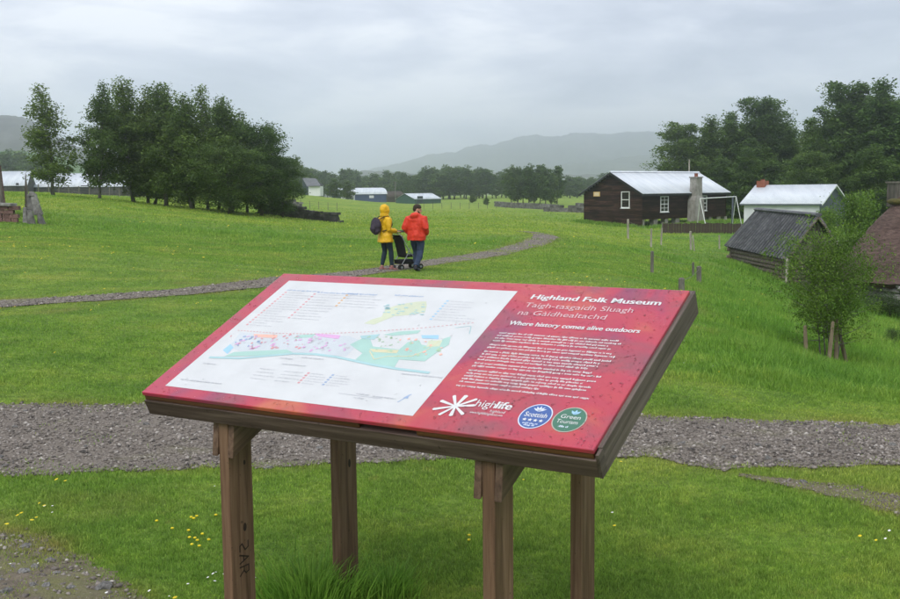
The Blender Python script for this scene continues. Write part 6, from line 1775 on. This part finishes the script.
def head_geo(mb, c, yaw, nod=0.0, r=0.1):
    c = Vector(c); R_ = Matrix.Rotation(yaw, 3, 'Z') @ Matrix.Rotation(-nod, 3, 'X')
    q = lambda x, y, z: c + R_ @ Vector((x, y, z))
    mb.ball(q(0, -.01, .03), (.078, .098, .09), 16, 12, R_); mb.ball(q(0, .03, -.04), (.058, .068, .072), 14, 10, R_)
    mb.tube([q(0, .088, .02), q(0, .104, -.008), q(0, .112, -.022), q(0, .095, -.032)], [.010, .013, .015, .010], 7)
    for sx in (-1, 1):
        mb.ball(q(sx * .077, -.005, -.005), (.012, .022, .033), 8, 6, R_); mb.ball(q(sx * .03, .085, .028), (.02, .012, .008), 8, 6, R_)
    mb.tube([q(-.022, .088, -.056), q(0, .096, -.055), q(.022, .088, -.056)], [.006, .009, .006], 6)
    return q
def eyes(q, parent):
    for sx in (-1, 1): MB().ball(q(sx * .03, .088, .014), .0095, 8, 6).build('eye', M['shoe_dark'], parent)
def person_root(px, foot, heading, label):
    p = g1(px, foot); e = empty('person', p, math.atan2(heading[1], heading[0]) - math.pi / 2)
    return tag(e, label, 'person'), p
def shoe(parent, ankle, d, mat, L=.27):
    a = Vector(ankle); d = Vector(d).normalized()
    b = a - Vector((0, 0, .075)); mb = MB().tube([b - d * .075 + Vector((0, 0, .03)), b - d * .02 + Vector((0, 0, .032)), b + d * .09 + Vector((0, 0, .012)), b + d * (L - .08)], [(.036, .042), (.040, .048), (.046, .034), (.028, .022)], 10, side=d.cross(Vector((0, 0, 1))))
    mb.tube([a + Vector((0, 0, .03)), b + Vector((0, 0, .03))], .046, 10)
    return blob('shoe', mb, mat, parent, .010, 2)
# woman in yellow: walking right and away, hood up, hands on the pushchair bar
wo, wp = person_root(386, 270, (0.82, 0.57), 'person in yellow hooded raincoat and dark leggings pushing a pushchair')
body = MB()
qh = head_geo(body, (0, .02, 1.475), 0.0, .15)
body.tube([(0, -.005, 1.28), (0, .0, 1.36), (0, .01, 1.44)], [.055, .05, .052], 10)
body.tube([(0, 0, .80), (0, 0, .92), (0, .0, 1.08), (0, -.005, 1.22), (0, -.005, 1.30)], [(.155, .115), (.165, .12), (.13, .10), (.155, .11), (.10, .08)], 14)
legs_w = [[(-.085, 0, .84), (-.095, .03, .46), (-.09, -.06, .10)], [(.085, 0, .84), (.09, .10, .47), (.085, .12, .10)]]
for L_ in legs_w: body.tube([L_[0], (Vector(L_[0]) + Vector(L_[1])) / 2, L_[1], (Vector(L_[1]) * .6 + Vector(L_[2]) * .4), L_[2], Vector(L_[2]) - Vector((0, 0, .06))], [.082, .070, .050, .052, .034, .034], 12)
arms_w = [[(-.17, -.005, 1.27), (-.23, -.04, 1.02), (-.17, .22, .96)], [(.17, -.005, 1.27), (.23, -.04, 1.02), (.17, .22, .96)]]
for A2_ in arms_w: body.tube([A2_[0], A2_[1], A2_[2]], [.048, .040, .028], 10)
for sx in (-1, 1): hand(body, (sx * .17, .22, .96), (0, 1, .05), (0, -.2, -1), (-sx, 0, 0), .8)
blob('body', body, M['skin'], wo, .009, 2)
leg_ = MB()
for L_ in legs_w: leg_.tube([Vector(L_[0]) + Vector((0, 0, .06)), (Vector(L_[0]) + Vector(L_[1])) / 2, L_[1], (Vector(L_[1]) * .6 + Vector(L_[2]) * .4), Vector(L_[2]) + Vector((0, 0, .02))], [.098, .084, .062, .064, .046], 12)
leg_.tube([(0, 0, .78), (0, 0, .9), (0, 0, 1.0)], [(.17, .125), (.175, .13), (.15, .115)], 14)
blob('leggings', leg_, M['leggings'], wo, .012, 3)
coat = MB()
coat.tube([(0, -.01, .70), (0, -.008, .82), (0, 0, .96), (0, 0, 1.10), (0, -.01, 1.22), (0, -.01, 1.31), (0, -.0, 1.38)], [(.245, .195), (.228, .18), (.205, .16), (.19, .15), (.205, .145), (.17, .12), (.085, .085)], 18)
for A2_ in arms_w: coat.tube([Vector(A2_[0]) * .9 + Vector((0, 0, .127)), A2_[0], (Vector(A2_[0]) + Vector(A2_[1])) / 2, A2_[1], Vector(A2_[1]).lerp(Vector(A2_[2]), .55), Vector(A2_[1]).lerp(Vector(A2_[2]), .97)], [.06, .078, .074, .066, .058, .050], 12)
blob('raincoat', coat, M['coat_yellow'], wo, .012, 3)
hood = MB()
for k in range(9):                                            # open-fronted hood: bands wrapped round the head
    pass
hood.ball((0, -.022, 1.50), (.118, .128, .138), 18, 14); hood.tube([(0, -.03, 1.33), (0, -.025, 1.40), (0, -.02, 1.47)], [(.12, .11), (.112, .11), (.11, .11)], 14)
hood.tube([(-.092, .055, 1.43), (-.098, .058, 1.50), (-.07, .06, 1.575), (0, .062, 1.605), (.07, .06, 1.575), (.098, .058, 1.50), (.092, .055, 1.43)], .017, 8)
blob('hood', hood, M['coat_yellow'], wo, .011, 2)
eyes(qh, wo)
shoe(wo, (-.09, -.06, .075), (-.05, 1, 0), M['shoe_pink'], .25); shoe(wo, (.085, .12, .075), (.08, 1, 0), M['shoe_pink'], .25)
# backpack on her back
bp = tag(empty('backpack', wp, wo.rotation_euler.z), 'dark purple backpack on the back of the person in yellow', 'backpack')
pk = MB().tube([(0, -.245, .93), (0, -.27, .97), (0, -.275, 1.10), (0, -.262, 1.22), (0, -.235, 1.30)], [(.12, .07), (.16, .105), (.165, .115), (.15, .10), (.08, .05)], 14, side=(1, 0, 0)); blob('bag', pk, M['pack'], bp, .012, 3)
blob('pocket', MB().tube([(0, -.355, .97), (0, -.37, 1.04), (0, -.355, 1.12)], [(.09, .03), (.115, .045), (.09, .03)], 12, side=(1, 0, 0)), M['pack'], bp, .010, 2)
for sx in (-1, 1): MB().tube([(sx * .09, -.20, 1.28), (sx * .115, -.11, 1.335), (sx * .115, .02, 1.35), (sx * .12, .11, 1.25), (sx * .14, .112, 1.12), (sx * .185, .0, 1.02), (sx * .13, -.17, .98)], [(.024, .010)] * 7, 8).build('strap', M['black_fabric'], bp, smooth=True)
# man in red: strolling away to the right, looking down to his right, hands in pockets
ma, mpos = person_root(417, 271, (0.42, 0.91), 'person in red jacket and jeans strolling beside the pushchair, looking right')
body = MB(); qm = head_geo(body, (.02, .03, 1.515), -1.05, .25, .1)
body.tube([(0, -.01, 1.33), (.005, .0, 1.41), (.015, .015, 1.48)], [.062, .058, .058], 10)
body.tube([(0, 0, .84), (0, 0, .96), (0, 0, 1.12), (0, -.01, 1.27), (0, -.01, 1.36)], [(.165, .12), (.17, .125), (.16, .12), (.185, .125), (.12, .09)], 14)
legs_m = [[(-.09, 0, .88), (-.10, .16, .50), (-.10, .20, .10)], [(.09, 0, .88), (.10, .02, .49), (.095, -.24, .15)]]
for L_ in legs_m: body.tube([L_[0], (Vector(L_[0]) + Vector(L_[1])) / 2, L_[1], Vector(L_[1]) * .6 + Vector(L_[2]) * .4, L_[2], Vector(L_[2]) - Vector((0, 0, .05))], [.088, .076, .056, .056, .038, .038], 12)
arms_m = [[(-.205, -.01, 1.31), (-.29, -.07, 1.06), (-.225, .10, .92)], [(.205, -.01, 1.31), (.29, -.06, 1.06), (.225, .10, .92)]]
for A2_ in arms_m: body.tube([A2_[0], A2_[1], A2_[2]], [.055, .046, .032], 10)
for sx in (-1, 1): hand(body, (sx * .225, .10, .92), (-sx * .35, .55, -.6), (-sx, 0, -.2), (0, .6, .6), .5)
blob('body', body, M['skin'], ma, .009, 2)
leg_ = MB()
for L_ in legs_m: leg_.tube([Vector(L_[0]) + Vector((0, 0, .06)), (Vector(L_[0]) + Vector(L_[1])) / 2, L_[1], Vector(L_[1]) * .6 + Vector(L_[2]) * .4, Vector(L_[2]) - Vector((0, 0, .01))], [.112, .100, .080, .078, .070], 12)
leg_.tube([(0, 0, .80), (0, 0, .92), (0, 0, 1.02)], [(.185, .14), (.185, .14), (.17, .13)], 14); blob('jeans', leg_, M['jeans'], ma, .012, 3)
coat = MB()
coat.tube([(0, -.005, .76), (0, -.005, .86), (0, 0, 1.0), (0, 0, 1.14), (0, -.01, 1.27), (0, -.01, 1.36), (.0, 0, 1.43)], [(.235, .19), (.24, .19), (.225, .18), (.225, .175), (.235, .165), (.19, .13), (.10, .10)], 18)
for A2_ in arms_m: coat.tube([Vector(A2_[0]) * .9 + Vector((0, 0, .131)), A2_[0], (Vector(A2_[0]) + Vector(A2_[1])) / 2, A2_[1], Vector(A2_[1]).lerp(Vector(A2_[2]), .55), Vector(A2_[1]).lerp(Vector(A2_[2]), 1.0)], [.07, .092, .088, .08, .07, .06], 12)
coat.ball((0, -.12, 1.37), (.12, .075, .085), 14, 10)                # hood lying on the back
blob('jacket', coat, M['coat_red'], ma, .012, 3)
hr = MB(); hr.ball(qm(0, -.018, .052), (.087, .105, .085), 16, 12, Matrix.Rotation(-1.05, 3, 'Z')); hr.ball(qm(0, -.06, .0), (.075, .06, .07), 12, 10, Matrix.Rotation(-1.05, 3, 'Z'))
blob('hair', hr, M['hair_brown'], ma, .009, 2)
bd_ = MB(); bd_.tube([qm(-.066, .02, -.03), qm(-.055, .055, -.075), qm(0, .085, -.098), qm(.055, .055, -.075), qm(.066, .02, -.03)], [.014, .022, .026, .022, .014], 9); blob('beard', bd_, M['hair_brown'], ma, .009, 2)
eyes(qm, ma)
shoe(ma, (-.10, .20, .08), (-.08, 1, 0), M['shoe_dark'], .29); shoe(ma, (.095, -.24, .125), (.05, 1, -.28), M['shoe_dark'], .29)
# pushchair in front of her
hd = Vector((0.82, 0.57, 0)).normalized()
pc_ = wp + hd * .56; pc_.z = z1(pc_.x, pc_.y)
pu = tag(empty('pushchair', pc_, wo.rotation_euler.z), 'black folding pushchair on small double wheels between the two walkers', 'pushchair')
pu.scale = (.92, .92, .92)
for sx in (-1, 1):
    x = sx * .22
    MB().tube([(x * .8, -.30, 1.0), (x, -.22, .92), (x, .02, .50), (x, .36, .12)], .013, 8).build('frame_tube', M['alu'], pu); MB().tube([(x, .05, .62), (x, -.06, .40), (x, -.26, .12)], .013, 8).build('frame_tube', M['alu'], pu)
    for y in (.36, -.26):
        for q in (-.03, .03):
            w_ = MB(); n = 18
            w_.tube([(x + q - .012, y, .085), (x + q + .012, y, .085)], [.075, .075], 18)
            wh = w_.build('wheel', M['tyre'], pu, smooth=False); MB().tube([(x + q - .014, y, .085), (x + q + .014, y, .085)], .035, 12).build('hub', M['alu'], wh)
MB().tube([(-.18, -.30, 1.0), (-.12, -.335, 1.03), (.12, -.335, 1.03), (.18, -.30, 1.0)], .016, 8).build('handle_bar', M['alu'], pu); MB().tube([(-.22, -.26, .13), (.22, -.26, .13)], .011, 8).build('axle', M['alu'], pu); MB().tube([(-.22, .36, .13), (.22, .36, .13)], .011, 8).build('axle', M['alu'], pu)
blob('seat', MB().hexa([(-.19, -.06, .34), (.19, -.06, .34), (.19, .30, .36), (-.19, .30, .36), (-.19, -.06, .40), (.19, -.06, .40), (.19, .32, .42), (-.19, .32, .42)]).hexa([(-.19, -.22, .92), (.19, -.22, .92), (.19, -.17, .95), (-.19, -.17, .95), (-.19, -.10, .35), (.19, -.10, .35), (.19, -.04, .37), (-.19, -.04, .37)][::1]), M['black_fabric'], pu, .012, 2)
hdm = MB()
for k in range(8):
    a0_, a1_ = rad(10 + k * 14), rad(10 + (k + 1) * 14)
    p_ = [(-.22, -.10 - .30 * math.cos(a0_) * .5, .78 + .28 * math.sin(a0_)), (.22, -.10 - .30 * math.cos(a0_) * .5, .78 + .28 * math.sin(a0_)), (.22, -.10 - .30 * math.cos(a1_) * .75 + .0, .78 + .28 * math.sin(a1_)), (-.22, -.10 - .30 * math.cos(a1_) * .75, .78 + .28 * math.sin(a1_))]
    hdm.prism(p_, (0, .0, .022))
blob('canopy', hdm, M['black_fabric'], pu, .014, 2)
blob('back_panel', MB().hexa([(-.2, -.10, .34), (.2, -.10, .34), (.2, -.06, .34), (-.2, -.06, .34), (-.21, -.25, .95), (.21, -.25, .95), (.21, -.21, .96), (-.21, -.21, .96)]), M['black_fabric'], pu, .012, 2)
blob('basket', MB().hexa([(-.19, -.22, .16), (.19, -.22, .16), (.19, .20, .16), (-.19, .20, .16), (-.2, -.24, .28), (.2, -.24, .28), (.2, .24, .28), (-.2, .24, .28)]), M['black_fabric'], pu, .014, 2)

# ------------------------------------------------------------------ damp air
m = bpy.data.materials.new('haze'); m.use_nodes = True; t = m.node_tree; t.nodes.remove(t.nodes['Principled BSDF'])
pv = t.nodes.new('ShaderNodeVolumePrincipled'); pv.inputs['Color'].default_value = (0.90, 0.945, 1.0, 1); pv.inputs['Density'].default_value = 0.00072; pv.inputs['Anisotropy'].default_value = 0.88
t.links.new(pv.outputs[0], t.nodes['Material Output'].inputs['Volume']); M['haze'] = m
hzb = MB().box((0, 0, 92.0), (6800, 6800, 210.0)).build('haze', m); stuff(tag(hzb, 'thin damp haze filling the valley air', 'haze'))
